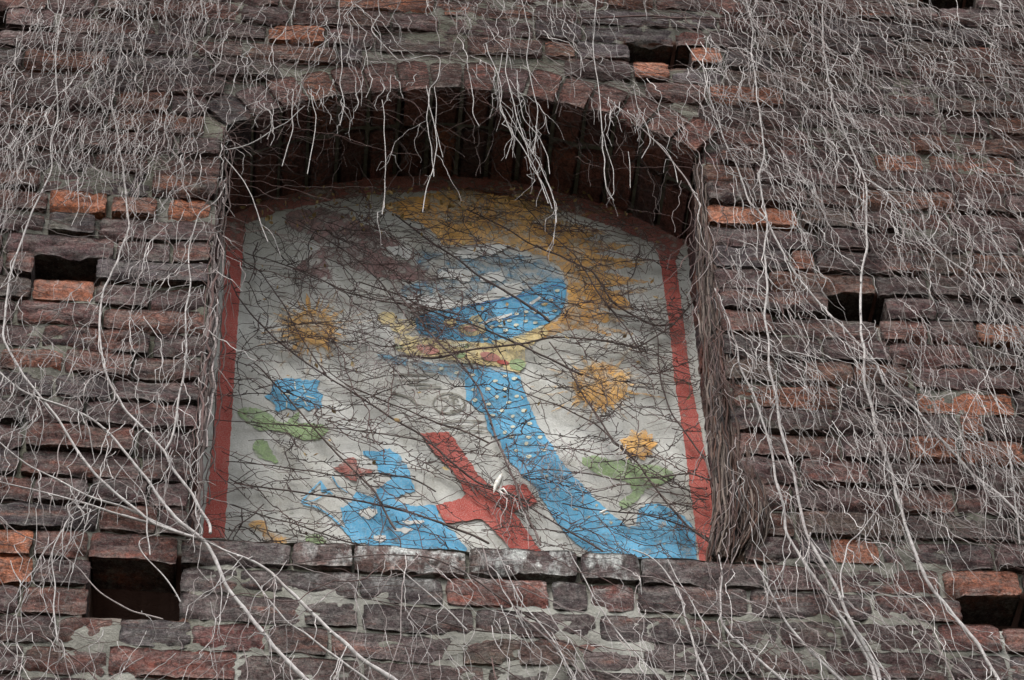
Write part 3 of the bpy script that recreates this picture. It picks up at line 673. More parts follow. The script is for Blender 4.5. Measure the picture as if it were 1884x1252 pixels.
def wall_shoots():
    n = 0
    # (c) fine brown hair lying almost level in the joints
    for _ in range(5200):
        x = rng.uniform(-1.5, 1.6); z = rng.uniform(5.0, 7.8)
        if in_niche(x, z, -.01) or (at_hole(x+.12, z) and rng.random() < .8) or at_hole(x, z): continue
        u, v = dens_px((x, 0, z))
        up = 1. if v < 330 else (.45 if u > 1300 else .22)
        if v > 1000: up = .2
        if rng.random() > up: continue
        base = rng.normal(1.35, .22) if rng.random() < .7 else rng.normal(-1.4, .25)
        P, R = walk(x, z, -.006-rng.uniform(0, .012), base, rng.uniform(.12, .5), rng.uniform(.0005, .0011), kink=.12, seg=.03, bow=.008, curl=rng.normal(0, .4))
        if over_hole(P): continue
        pick(x, z).add(P, R, jt(BROWN if rng.random() < .6 else DARK), 4)
    # (b) long diagonals running down to the right
    for _ in range(1000):
        x = rng.uniform(-1.5, 1.5); z = rng.uniform(5.1, 7.9)
        if in_niche(x, z, -.02) or at_hole(x, z) or at_hole(x+.1, z-.1): continue
        u, v = dens_px((x, 0, z))
        p = .62 if u > 1150 else (.5 if v > 600 else .4)
        if v < 300 and u < 900: p = .28
        if rng.random() > p: continue
        base = rng.normal(.82, .22) if (u > 900 or rng.random() < .65) else rng.normal(-.7, .25)
        L = rng.uniform(.2, .75); r = rng.uniform(.0007, .0014)
        P, R = walk(x, z, -.012-rng.uniform(0, .015), base, L, r, kink=.10, seg=.03, bow=.018, curl=rng.normal(.1, .3))
        if over_hole(P): continue
        keep = [i for i in range(len(P)) if not in_niche(P[i][0], P[i][2], .02)]
        if len(keep) < len(P): P = P[:max(2, keep[0]+1 if keep and keep[0] > 1 else 2)]; R = R[:len(P)]
        t = jt(MID if rng.random() < .7 else BROWN); T = pick(x, z); T.add(P, R, t, 5)
        for i in range(2, len(P)-1):
            if rng.random() < .035: shoot(T, P[i][0], P[i][2], P[i][1], base*.3+rng.normal(0, .5), rng.uniform(.04, .16), r*.8, jt(LIGHT), 0, kink=.3, bow=.03)
    # (a) pale kinked shoots hanging down, in tufts
    tufts = 0
    for _ in range(3300):
        x = rng.uniform(-1.45, 1.6); z = rng.uniform(5.05, 7.85)
        if in_niche(x, z, -.015): continue
        u, v = dens_px((x, 0, z))
        if u < 420: p = 1. if v < 330 else (.55 if v < 900 else .22)
        elif u > 1280: p = .80 if v < 950 else .30
        elif v < 300: p = .42
        else: p = .13
        if rng.random() > p: continue
        if near_open(x, z) and rng.random() < .85: continue
        lean = -.12 if u < 700 else .22
        for j in range(rng.integers(1, 4)):
            xx = x+rng.normal(0, .028); zz = z+rng.normal(0, .05)
            if in_niche(xx, zz, 0): continue
            y0 = -.016-rng.uniform(0, .02)
            shoot(pick(xx, zz), xx, zz, y0, rng.normal(lean, .22), rng.uniform(.08, .36), rng.uniform(.0005, .00105), jt(LIGHT if rng.random() < .7 else MID, .25), 1, kink=.24, seg=.030, bow=rng.uniform(.01, .06), drift=1.)
wall_shoots()

# ---- shoots clinging inside the niche (dark, spurred)
def in_mural(x, z): return XL+.01 < x < XR-.01 and SILL < z < arch_z(x)-.01
nich = Tubes(); soff = Tubes()
def spurs(T, P, r, tint, p=.45):
    for i in range(1, len(P)):
        if rng.random() < p:
            a = rng.uniform(-2.6, 2.6); d = np.array([math.sin(a), rng.uniform(-1.2, .0), -math.cos(a)])*rng.uniform(.004, .014)
            T.add([P[i], P[i]+d*.6, P[i]+d+rng.normal(0, .002, 3)], [r*.8, r*.7, r*.95], tint, 4)
def niche_shoots():
    for _ in range(480):
        x = rng.uniform(XL, XR); z = rng.uniform(SILL, 7.05)
        if not in_mural(x, z): continue
        top = (z-5.5)/1.5
        if rng.random() > .46+.80*top: continue
        base = rng.choice([rng.normal(.95, .25), rng.normal(1.45, .2), rng.normal(-1.2, .3), rng.normal(.3, .4)], p=[.45, .25, .15, .15])
        L = rng.uniform(.10, .5); r = rng.uniform(.0007, .0017)
        P, R = walk(x, z, MY-.008-rng.uniform(0, .02), base, L, r, kink=.16, seg=.026, bow=.02, curl=rng.normal(0, .5), ymin=.15)
        keep = 0
        while keep < len(P) and in_mural(P[keep][0], P[keep][2]): keep += 1
        P = P[:keep]; R = R[:keep]
        if len(P) < 3: continue
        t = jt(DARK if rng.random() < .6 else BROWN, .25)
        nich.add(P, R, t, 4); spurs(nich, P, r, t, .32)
        for i in range(2, len(P)-1):
            if rng.random() < .09:
                Q, S = walk(P[i][0], P[i][2], P[i][1], base+rng.choice([-1, 1])*rng.uniform(.4, 1), rng.uniform(.03, .13), r*.7, kink=.25, seg=.018, bow=.01, ymin=.15)
                k = 0
                while k < len(Q) and in_mural(Q[k][0], Q[k][2]): k += 1
                if k > 2: nich.add(Q[:k], S[:k], t, 4); spurs(nich, Q[:k], r*.7, t, .2)
    # tangle of pale and dark hair left of the emblem, and right of centre low down
    for (u0, v0, su, sv, n, tint, L) in ((720, 640, 32, 45, 40, MID, .16), (745, 690, 40, 45, 22, BROWN, .12), (780, 740, 60, 40, 8, BROWN, .1),
                                         (990, 855, 40, 20, 26, MID, .15), (1110, 850, 45, 20, 22, LIGHT, .13), (620, 560, 40, 40, 26, BROWN, .14), (560, 610, 45, 35, 30, DARK, .10),
                                         (1090, 540, 30, 25, 26, DARK, .09), (1110, 715, 50, 35, 34, DARK, .09), (640, 420, 90, 30, 60, DARK, .16), (860, 400, 120, 25, 70, DARK, .14), (1150, 470, 60, 35, 36, DARK, .14), (505, 640, 50, 70, 24, DARK, .08), (920, 930, 30, 20, 10, LIGHT, .16)):
        for _ in range(n):
            p = pix(rng.normal(u0, su), rng.normal(v0, sv), MY)
            if not in_mural(p[0], p[2]): continue
            P, R = walk(p[0], p[2], MY-.012-rng.uniform(0, .035), rng.normal(.1, .9 if tint != LIGHT else .25), L*rng.uniform(.5, 1.4), rng.uniform(.0006, .0011), kink=.35, seg=.018, bow=.03, ymin=.10, drift=.6)
            k = 0
            while k < len(P) and in_mural(P[k][0], P[k][2]): k += 1
            if k > 2: nich.add(P[:k], R[:k], jt(tint, .25), 4)
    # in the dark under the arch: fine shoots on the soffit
    for _ in range(120):
        th = rng.uniform(-.66, .64); y = rng.uniform(.0, .24); r0 = AR-.012
        P = []; t = th; yy = y; dt = rng.normal(0, .02); dy = rng.normal(0, .014)
        for i in range(rng.integers(6, 14)):
            P.append((AC[0]+(r0-i*.0015)*math.sin(t), yy, AC[1]+(r0-i*.0035*abs(rng.normal(1, .6)))*math.cos(t))); t += dt+rng.normal(0, .006); yy += dy+rng.normal(0, .006); yy = min(max(yy, -.01), .245)
        P = [p for p in P if in_mural(p[0], p[2])]
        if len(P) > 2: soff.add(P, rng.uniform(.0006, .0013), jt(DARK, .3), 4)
    for _ in range(60):      # hanging free of the soffit
        x = rng.uniform(XL+.03, XR-.03); z = arch_z(x)-.012
        P, R = walk(x, z, rng.uniform(.02, .22), rng.normal(.05, .3), rng.uniform(.06, .28), rng.uniform(.0006, .0012), kink=.25, seg=.022, bow=.01, ymin=0.)
        k = [p for p in P if in_mural(p[0], p[2])]
        if len(k) > 2: soff.add(k, R[:len(k)], jt(DARK, .3), 4)
    for _ in range(30):       # pale tips curling over the arch edge
        th = rng.uniform(-.62, .62); x = AC[0]+(AR+.01)*math.sin(th)+rng.normal(0, .004); z = AC[1]+(AR+rng.uniform(.0, .05))*math.cos(th)
        for j in range(rng.integers(1, 3)):
            shoot(soff, x+rng.normal(0, .008), z, -.02, rng.normal(.05, .25), rng.uniform(.04, .17), rng.uniform(.0007, .0012), jt(LIGHT), 1, kink=.26, seg=.022, bow=.01, drift=1.)
niche_shoots()

# ---- surveyed stems: (points in photo px, depth y, width px, tint, twig count, name, label)
def stem_obj(name, pts, y, wpx, tint, ntw, label, cat, group=None, taper=.6, dark=False, lean=0., hang=False):
    y = np.broadcast_to(np.asarray(y, float), (len(pts),))
    B = np.array([pix(u, v, yy) for (u, v), yy in zip(pts, y)])
    # resample with a slight wander
    d = np.concatenate([[0], np.cumsum(np.linalg.norm(np.diff(B, axis=0), axis=1))]); n = max(4, int(d[-1]/.012))
    s = np.linspace(0, d[-1], n); P = np.stack([np.interp(s, d, B[:, i]) for i in range(3)], 1)
    for _ in range(2): P[1:-1] = (P[:-2]+2*P[1:-1]+P[2:])/4
    ph = rng.uniform(0, 50, 3); P += np.stack([vnoise(P+ph, 22), .6*vnoise(P+ph+9, 22), vnoise(P+ph+17, 22)], 1)*.0022
    r = wpx*.42/790.; R = r*np.linspace(taper, 1, n)*(1+.10*vnoise(P+3, 60)+.18*(rng.random(n) < .10))
    T = Tubes(); T.add(P, R, tint, 8 if wpx > 4 else 6)
    for i in range(3, n-1):          # nodes
        if rng.random() < .08: 
            a = rng.uniform(-3, 3); dd = np.array([math.sin(a), -.6, -math.cos(a)])*(r+.004); T.add([P[i], P[i]+dd], [r*.6, r*.35], tint, 5)
    T.add([P[0]+(P[0]-P[1])*.2, P[0]], [0.0002, R[0]], tint, 6); T.add([P[-1], P[-1]+(P[-1]-P[-2])*.2], [R[-1], .0002], tint, 6)
    root = Vector(P[-1])
    o = T.build(name); o.data.transform(Matrix.Translation(-root)); o.location = root
    tag(o, label, cat, group)
    if ntw:
        S = Tubes()
        for _ in range(ntw if (dark or hang) else int(ntw*.75)):
            i = rng.integers(1, n-1); p = P[i]
            if near_open(p[0], p[2]) and not (dark or hang): continue
            if dark:
                tg = P[min(i+1, n-1)]-P[i-1]; base = math.atan2(tg[0], -tg[2])+rng.choice([-1, 1])*rng.uniform(.35, 1.1)
                Q, q = walk(p[0], p[2], p[1], base, rng.uniform(.03, .16), min(r*.6, .0012), kink=.2, seg=.02, bow=.015, ymin=.12)
                k = 0
                while k < len(Q) and in_mural(Q[k][0], Q[k][2]): k += 1
                if k > 2: S.add(Q[:k], q[:k], jt(tint), 4); spurs(S, Q[:k], .0009, tint, .2)
            else:
                shoot(S, p[0], p[2], p[1]-r*.5, rng.normal(lean, .32), rng.uniform(.05, .26), min(max(r*.4, .0007), .0013), jt(tint if hang else LIGHT, .15), 1 if hang else 0, kink=.25, seg=.030, bow=.03, drift=.8)
        pass
        if dark: spurs(S, P, r*.8, tint, .16)
        if S.n:
            c = S.build('side_twigs'); c['kind'] = 'stuff'; c.data.transform(Matrix.Translation(-root)); c.parent = o
    return o

GW = 'climbing stems spread over the brick wall'; GM = 'stems creeping across the mural'; GH = 'shoots hanging from the arch into the niche'
W = -.022
A_ = LIGHT
stems = [
 ([(0, 685), (22, 707), (54, 727), (82, 737), (136, 753), (174, 774), (201, 797), (234, 837), (272, 884), (293, 916), (329, 960), (372, 990), (384, 1005), (397, 1032), (421, 1087), (459, 1134), (482, 1162), (510, 1199), (540, 1229), (575, 1262)], -.03, 9, A_, 14, 'thick pale stem from the left edge sweeping past the niche corner to the bottom'),
 ([(120, -8), (112, 33), (107, 60), (101, 105), (103, 143), (105, 179), (108, 217), (95, 253), (92, 276), (97, 305), (95, 316), (65, 376), (46, 425), (27, 477), (14, 531), (10, 586), (5, 620), (27, 664), (51, 701), (75, 732), (105, 769), (146, 834), (177, 876), (217, 913), (255, 941), (282, 964), (340, 985), (362, 990)], -.026, 6, A_, 20, 'long pale stem bending left past the upper left hole then down to the niche corner'),
 ([(228, 60), (212, 150), (205, 190), (215, 245), (222, 281), (228, 327), (234, 382), (239, 420), (221, 457), (217, 484), (190, 531), (183, 569), (183, 620), (190, 674), (211, 722), (234, 759), (268, 793), (302, 830), (316, 863), (353, 907), (367, 937), (390, 968), (387, 981)], W, 6, A_, 18, 'pale stem dropping midway between left hole and niche, ending at the red stripe foot'),
 ([(414, 340), (399, 370), (367, 390), (359, 417), (346, 467), (350, 518), (340, 586), (343, 633), (340, 674), (329, 732), (324, 776), (316, 810), (304, 830)], W, 5, A_, 14, 'pale stem dropping close beside the left edge of the niche'),
 ([(-5, 810), (20, 832), (51, 856), (112, 886), (170, 917), (238, 937), (282, 961), (333, 981), (370, 992)], -.018, 6, A_, 8, 'upper of two slanting stems running from the left edge to the niche corner'),
 ([(-5, 886), (68, 903), (136, 920), (187, 937), (258, 958), (306, 971), (362, 990), (372, 994)], -.014, 6.5, A_, 8, 'lower of two slanting stems running from the left edge to the niche corner'),
 ([(374, 992), (414, 1015), (465, 1032), (499, 1053), (543, 1097), (577, 1131), (608, 1162), (640, 1189), (664, 1212), (725, 1252), (765, 1280)], -.03, 9.5, A_, 8, 'thick pale stem slanting down right from the niche corner to the bottom edge'),
 ([(400, 1005), (438, 1032), (479, 1083), (530, 1148), (577, 1178), (640, 1226), (690, 1262)], -.02, 5, A_, 7, 'thinner pale stem running below the thick one from the niche corner'),
 ([(210, 846), (240, 880), (262, 905), (270, 930), (272, 990), (275, 1022)], -.04, 3, A_, 4, 'thin twig hanging down over the bottom left hole'),
 ([(330, 960), (290, 985), (255, 990), (251, 1000), (270, 1032), (300, 1058), (320, 1088), (331, 1108)], -.05, 3, A_, 4, 'curved thin twig looping across the mouth of the bottom left hole'),
 ([(-5, 950), (40, 985), (100, 1010), (150, 1050), (180, 1090), (240, 1125), (300, 1140)], -.02, 3.5, MID, 5, 'thin stem passing under the bottom left hole'),
 ([(180, 935), (120, 965), (100, 1000), (95, 1035), (102, 1080), (98, 1120), (105, 1180)], -.04, 3.5, A_, 5, 'thin arching twig left of the bottom left hole'),
 ([(-5, 1140), (60, 1165), (110, 1190), (150, 1222), (185, 1260)], -.02, 4, BROWN, 4, 'dark stem crossing the bottom left picture corner'),
 # right
 ([(1370, -8), (1385, 50), (1383, 102), (1390, 153), (1397, 204), (1407, 282), (1397, 323), (1400, 353), (1414, 416), (1404, 460), (1410, 504), (1414, 531), (1407, 579), (1414, 627), (1414, 674), (1427, 722), (1431, 766), (1451, 834), (1465, 900), (1478, 961), (1495, 1009), (1519, 1049), (1540, 1083), (1560, 1138), (1590, 1185), (1611, 1223), (1622, 1262)], -.03, 7, A_, 26, 'long pale stem running top to bottom right of the shaggy trunk'),
 ([(1315, 531), (1336, 579), (1353, 627), (1363, 681), (1387, 728), (1404, 776), (1421, 834), (1427, 886), (1444, 937), (1444, 978), (1465, 1012), (1489, 1049), (1516, 1090), (1550, 1141), (1580, 1182), (1607, 1229), (1614, 1260)], -.022, 7.5, A_, 18, 'pale stem leaving the shaggy trunk and running down beside it to the bottom edge'),
 ([(1516, -8), (1512, 34), (1516, 95), (1533, 190), (1550, 238), (1577, 296), (1594, 340), (1594, 416), (1596, 457), (1584, 501), (1584, 552), (1584, 606), (1590, 647), (1590, 708), (1604, 749), (1611, 790), (1628, 834), (1641, 876), (1658, 941), (1672, 981), (1689, 1032), (1703, 1066), (1740, 1114), (1774, 1158), (1801, 1189), (1821, 1226), (1842, 1262)], -.03, 7.5, A_, 26, 'long straight pale stem crossing the small right hole and ending left of the lowest hole'),
 ([(1262, 80), (1292, 122), (1305, 177), (1329, 248), (1360, 316), (1376, 370), (1410, 404), (1438, 460), (1461, 504), (1495, 545), (1533, 586), (1567, 620), (1597, 650), (1614, 674), (1628, 708), (1652, 728), (1689, 756), (1720, 800), (1765, 846), (1787, 873), (1838, 911), (1868, 938), (1895, 960)], -.018, 6.5, jt(LIGHT, .02), 26, 'long diagonal stem from the upper right hole down to the right edge'),
 ([(1540, 260), (1600, 330), (1650, 370), (1696, 426), (1730, 467), (1780, 504), (1821, 545), (1845, 569), (1869, 596), (1895, 645)], W, 5.5, A_, 14, 'diagonal stem running to the right edge above the orange brick'),
 ([(1200, 34), (1244, 34), (1373, 36), (1434, 51), (1482, 68), (1526, 99), (1584, 116), (1635, 129), (1665, 143), (1754, 148), (1895, 153)], -.016, 7, BROWN, 6, 'thick reddish stem lying almost level across the top right bricks'),
 ([(1434, 34), (1482, 54), (1533, 71), (1584, 88), (1628, 102), (1686, 100), (1754, 109), (1821, 119), (1895, 122)], -.014, 5.5, BROWN, 4, 'thinner reddish stem just above the level thick one at top right'),
 ([(610, 24), (695, 14), (732, 5), (824, 3), (878, 14), (919, 24), (994, 32), (1096, 34), (1200, 29), (1262, 35)], -.014, 5, BROWN, 5, 'level brown stem along the top edge above the arch'),
 ([(1000, 100), (1060, 140), (1110, 180), (1160, 215), (1215, 270), (1262, 330), (1290, 380)], -.02, 4, MID, 6, 'slanting stem passing between the arch right shoulder and the upper hole'),
 ([(1388, 1030), (1405, 1066), (1419, 1094), (1433, 1119), (1447, 1147), (1470, 1176), (1495, 1204), (1517, 1223), (1552, 1256)], -.02, 6.5, A_, 5, 'pale stem starting at the trunk foot right of the ledge end'),
 ([(1165, 1012), (1197, 1022), (1222, 1046), (1239, 1071), (1253, 1102), (1259, 1133), (1270, 1161), (1281, 1204), (1295, 1229), (1306, 1260)], -.02, 5.5, A_, 4, 'leftmost of the stems spilling over the right end of the ledge'),
 ([(1228, 1030), (1247, 1066), (1270, 1105), (1292, 1145), (1315, 1175), (1349, 1206), (1386, 1258)], -.02, 4, A_, 4, 'second stem from the left spilling over the right end of the ledge'),
 ([(1322, 1022), (1329, 1057), (1325, 1097), (1326, 1125), (1323, 1142), (1346, 1173), (1382, 1201), (1411, 1226), (1446, 1258)], -.026, 6.5, A_, 4, 'kinked pale stem dropping straight then slanting below the ledge right end'),
 ([(885, 1000), (902, 1060), (926, 1087), (953, 1131), (1004, 1172), (1028, 1199), (1055, 1223), (1086, 1258)], -.02, 5, MID, 6, 'stem hanging over the middle of the ledge and slanting right'),
 ([(912, 1003), (932, 1053), (960, 1111), (994, 1148), (1028, 1192), (1048, 1233), (1062, 1262)], -.03, 4, A_, 5, 'paler twig crossing the stem below the middle of the ledge'),
 ([(1048, 1016), (1075, 1063), (1096, 1104), (1123, 1148), (1150, 1182), (1180, 1215), (1222, 1256)], -.024, 4, A_, 5, 'thin stem below the ledge right of its middle'),
 ([(640, 1098), (708, 1108), (756, 1121), (824, 1148), (878, 1161), (960, 1167), (1028, 1178), (1090, 1200)], -.012, 4, DARK, 4, 'dark thin stem lying along the joint under the ledge'),
 ([(520, 1040), (600, 1030), (700, 1020), (790, 1025), (850, 1050), (920, 1100), (1000, 1150)], -.014, 4, DARK, 5, 'dark stem bending along the front of the ledge'),
 ([(705, 1015), (750, 1060), (800, 1100), (830, 1130), (860, 1160)], -.03, 3, A_, 3, 'thin pale twig dropping from the ledge left of its middle'),
 ([(1560, 1010), (1600, 1050), (1640, 1080), (1690, 1140), (1730, 1200), (1760, 1262)], -.02, 3.5, MID, 5, 'thin stem slanting left of the lowest right hole'),
 ([(1800, 650), (1830, 720), (1850, 800), (1860, 860), (1870, 930), (1876, 1000)], -.03, 3.5, A_, 6, 'thin pale stem dropping along the right edge'),
 ([(1640, 900), (1610, 940), (1590, 975), (1560, 1000), (1545, 1060), (1552, 1100)], -.05, 3.5, A_, 3, 'bent pale twig crossing back to the left at lower right'),
]
for pts, y, wp, tint, nt_, lab in stems:
    u = np.mean([p[0] for p in pts]); stem_obj('climbing_vine', pts, y, wp, tint, nt_, lab, 'vine stem', GW, taper=.42, lean=-.1 if u < 700 else .2)

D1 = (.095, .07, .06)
mst = [
 ([(421, 508), (436, 545), (471, 589), (506, 623), (557, 664), (620, 705), (670, 735), (720, 770), (775, 800), (830, 850), (880, 890), (930, 905), (975, 925)], 5, DARK, 12, 'dark stem crossing the mural diagonally past the left yellow flower to the red cross'),
 ([(466, 668), (474, 672), (527, 729), (575, 785), (628, 844), (665, 880), (690, 905), (711, 950), (728, 975)], 5, D1, 12, 'dark stem passing straight through the blue flower'),
 ([(592, 673), (640, 711), (705, 738), (758, 759), (805, 779), (850, 791), (900, 815)], 4, D1, 8, 'dark stem passing under the grey ring emblem'),
 ([(418, 850), (427, 850), (498, 856), (557, 865), (628, 877), (700, 870), (760, 880), (800, 905)], 3.5, DARK, 7, 'level dark stem above the blue outlined triangle'),
 ([(424, 883), (436, 892), (512, 900), (572, 909), (660, 921), (734, 939), (805, 960), (850, 977), (900, 1000)], 5, DARK, 9, 'strongest level dark stem low across the blue robe'),
 ([(418, 928), (492, 951), (557, 968), (628, 995), (660, 1002)], 3.5, DARK, 6, 'lowest dark stem above the small yellow patch'),
 ([(394, 773), (468, 779), (569, 784), (645, 791), (764, 809), (800, 820)], 3, DARK, 6, 'level dark stem over the left green leaf'),
 ([(728, 395), (777, 434), (801, 452), (847, 481), (878, 507), (922, 531), (962, 557), (995, 577), (1011, 592)], 6, DARK, 9, 'thick dark stem running diagonally over the blue head'),
 ([(660, 520), (741, 545), (777, 567), (821, 582), (862, 594), (922, 620), (962, 638), (1020, 665), (1070, 690)], 5, DARK, 9, 'dark stem crossing under the blue head to the right yellow flower'),
 ([(680, 420), (686, 434), (706, 495), (736, 545), (777, 596), (809, 632), (840, 660), (861, 685), (884, 723), (902, 770), (917, 818), (929, 847), (943, 877), (958, 927), (973, 957), (996, 1004)], 5.5, (.17, .13, .12), 14, 'long greyish stem running down the dotted blue scarf to the ledge'),
 ([(1010, 630), (1041, 670), (1070, 723), (1106, 779), (1130, 815), (1171, 850), (1195, 886), (1224, 921), (1263, 966), (1307, 998), (1318, 1012)], 5, D1, 12, 'dark stem through the right yellow flower down to the red stripe foot'),
 ([(1318, 1020), (1313, 1007), (1316, 936), (1307, 877), (1295, 840)], 4.5, (.2, .15, .14), 3, 'upright stem on the lower end of the right red stripe'),
 ([(1320, 515), (1295, 534), (1266, 566), (1236, 602), (1174, 640), (1106, 626), (1017, 620), (958, 634), (870, 643), (800, 660), (740, 655)], 5, D1, 10, 'dark stem reaching in from the right jamb along the flower garland'),
 ([(946, 877), (1005, 862), (1076, 871), (1136, 883), (1224, 877), (1271, 871), (1310, 885)], 4, (.15, .12, .11), 10, 'arched stem over the right green leaf'),
 ([(840, 883), (899, 900), (958, 924), (1000, 950), (1060, 985), (1110, 1015)], 4, DARK, 6, 'dark stem crossing the arm of the red cross'),
 ([(914, 705), (973, 726), (1029, 747), (1094, 779), (1124, 806), (1170, 850)], 4, D1, 8, 'dark stem from the dotted scarf to the small yellow flower'),
 ([(1035, 927), (1091, 939), (1180, 945), (1268, 971), (1310, 995)], 4, DARK, 6, 'dark stem over the blue wave at lower right'),
 ([(1180, 560), (1210, 620), (1215, 700), (1235, 760), (1270, 810), (1300, 850)], 4, DARK, 8, 'dark stem dropping beside the right red stripe'),
 ([(860, 385), (930, 420), (975, 450), (1030, 470), (1090, 500), (1130, 560), (1200, 600), (1240, 596)], 5, DARK, 10, 'dark stem crossing the yellow rays right of the blue head'),
 ([(950, 360), (1010, 430), (1060, 470), (1100, 540), (1150, 600), (1180, 650)], 4, DARK, 9, 'steeper dark stem crossing the yellow rays'),
 ([(450, 465), (500, 480), (560, 500), (640, 540), (700, 555), (760, 560), (850, 580)], 4, DARK, 10, 'dark stem below the mauve cloud'),
 ([(400, 420), (430, 470), (480, 500), (520, 560), (560, 630), (600, 690)], 4, DARK, 9, 'dark stem from the top of the left red stripe through the left yellow flower'),
 ([(520, 400), (600, 440), (660, 480), (700, 520), (730, 560), (760, 600)], 4, DARK, 9, 'dark stem slanting across the mauve cloud'),
]
for pts, wp, tint, nt_, lab in mst:
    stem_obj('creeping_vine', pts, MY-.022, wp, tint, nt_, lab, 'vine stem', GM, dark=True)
hang = [
 ([(785, 158), (790, 185), (783, 215), (790, 250), (796, 290), (798, 325)], 3, 3, 'left strand of the tuft at the arch crown'),
 ([(800, 160), (803, 200), (800, 235), (808, 260), (815, 290)], 2.6, 2, 'right strand of the tuft at the arch crown'),
 ([(925, 100), (915, 150), (920, 190), (930, 225), (945, 250), (930, 292)], 3, 3, 'short left fork of the thick tuft right of the arch crown'),
 ([(950, 130), (955, 180), (962, 220), (990, 250), (1008, 290), (1012, 320)], 3, 3, 'right fork of the thick tuft ending in a hook'),
 ([(930, 200), (950, 235), (970, 270), (975, 305), (1000, 340), (1016, 385)], 3, 3, 'middle strand woven through the thick tuft'),
 ([(1106, 240), (1115, 270), (1128, 310), (1130, 360), (1118, 365)], 2.6, 2, 'second prong of the forked shoot at the arch right part'),
 ([(655, 150), (656, 180), (663, 190), (652, 205)], 2.6, 1, 'short hooked twig left of the arch crown'),
 ([(540, 172), (537, 200), (540, 235), (530, 265), (520, 305)], 3, 4, 'shoot hanging from the arch farthest left'),
 ([(572, 165), (575, 195), (583, 215), (577, 250), (566, 320)], 3, 2, 'second shoot from the left hanging under the arch'),
 ([(625, -5), (622, 60), (630, 110), (626, 160), (634, 190), (626, 230)], 3.5, 7, 'long shoot from the top edge reaching just below the arch left part'),
 ([(703, 185), (708, 215), (706, 240), (710, 290), (709, 360), (703, 395)], 3, 4, 'thin straight shoot hanging down to the mauve cloud'),
 ([(697, 30), (680, 55), (735, 115), (788, 100), (812, 105), (805, 150), (790, 162), (788, 190), (800, 235), (805, 270), (795, 320), (790, 325), (777, 390)], 3.5, 9, 'tuft of shoots hanging from the crown of the arch'),
 ([(866, 155), (872, 185), (868, 205), (882, 232)], 3, 2, 'short shoot right of the arch crown'),
 ([(893, 80), (900, 100), (918, 140), (925, 165), (918, 200), (940, 240), (960, 270), (985, 310), (1000, 350), (1010, 375)], 4, 12, 'left strand of the thick hanging tuft right of the arch crown'),
 ([(935, 90), (930, 130), (940, 170), (950, 215), (965, 255), (985, 290), (1005, 330), (1020, 370), (1024, 410)], 4, 14, 'right strand of the thick hanging tuft right of the arch crown'),
 ([(960, 0), (975, 60), (968, 110), (980, 160), (990, 200), (987, 250), (982, 285)], 3.5, 9, 'long straight shoot dropping from the top edge over the arch'),
 ([(1098, 0), (1090, 80), (1100, 150), (1106, 215), (1108, 260), (1112, 300), (1113, 345), (1130, 368)], 4, 10, 'forked shoot hanging below the arch right part'),
 ([(1165, 160), (1172, 200), (1190, 230), (1198, 262), (1180, 290)], 3, 4, 'shoot hanging at the arch right shoulder'),
 ([(1155, 280), (1158, 300), (1160, 345)], 2.5, 2, 'short free twig deep under the arch right shoulder'),
 ([(1195, 250), (1225, 275), (1240, 300), (1247, 335)], 3, 3, 'rightmost shoot curling under the arch'),
 ([(560, 195), (530, 225), (500, 240), (470, 262), (440, 272), (418, 275)], 3.5, 6, 'shoot growing back left across the arch left corner'),
 ([(414, 290), (430, 310), (450, 335), (462, 360), (480, 415), (492, 445)], 3.5, 4, 'bent shoot crossing the niche top left corner onto the mural'),
]
for pts, wp, nt_, lab in hang:
    stem_obj('hanging_vine', pts, -.045, wp*.62, (.42, .40, .385), int(nt_*.45), lab, 'shoot', GH, hang=True, taper=.9)

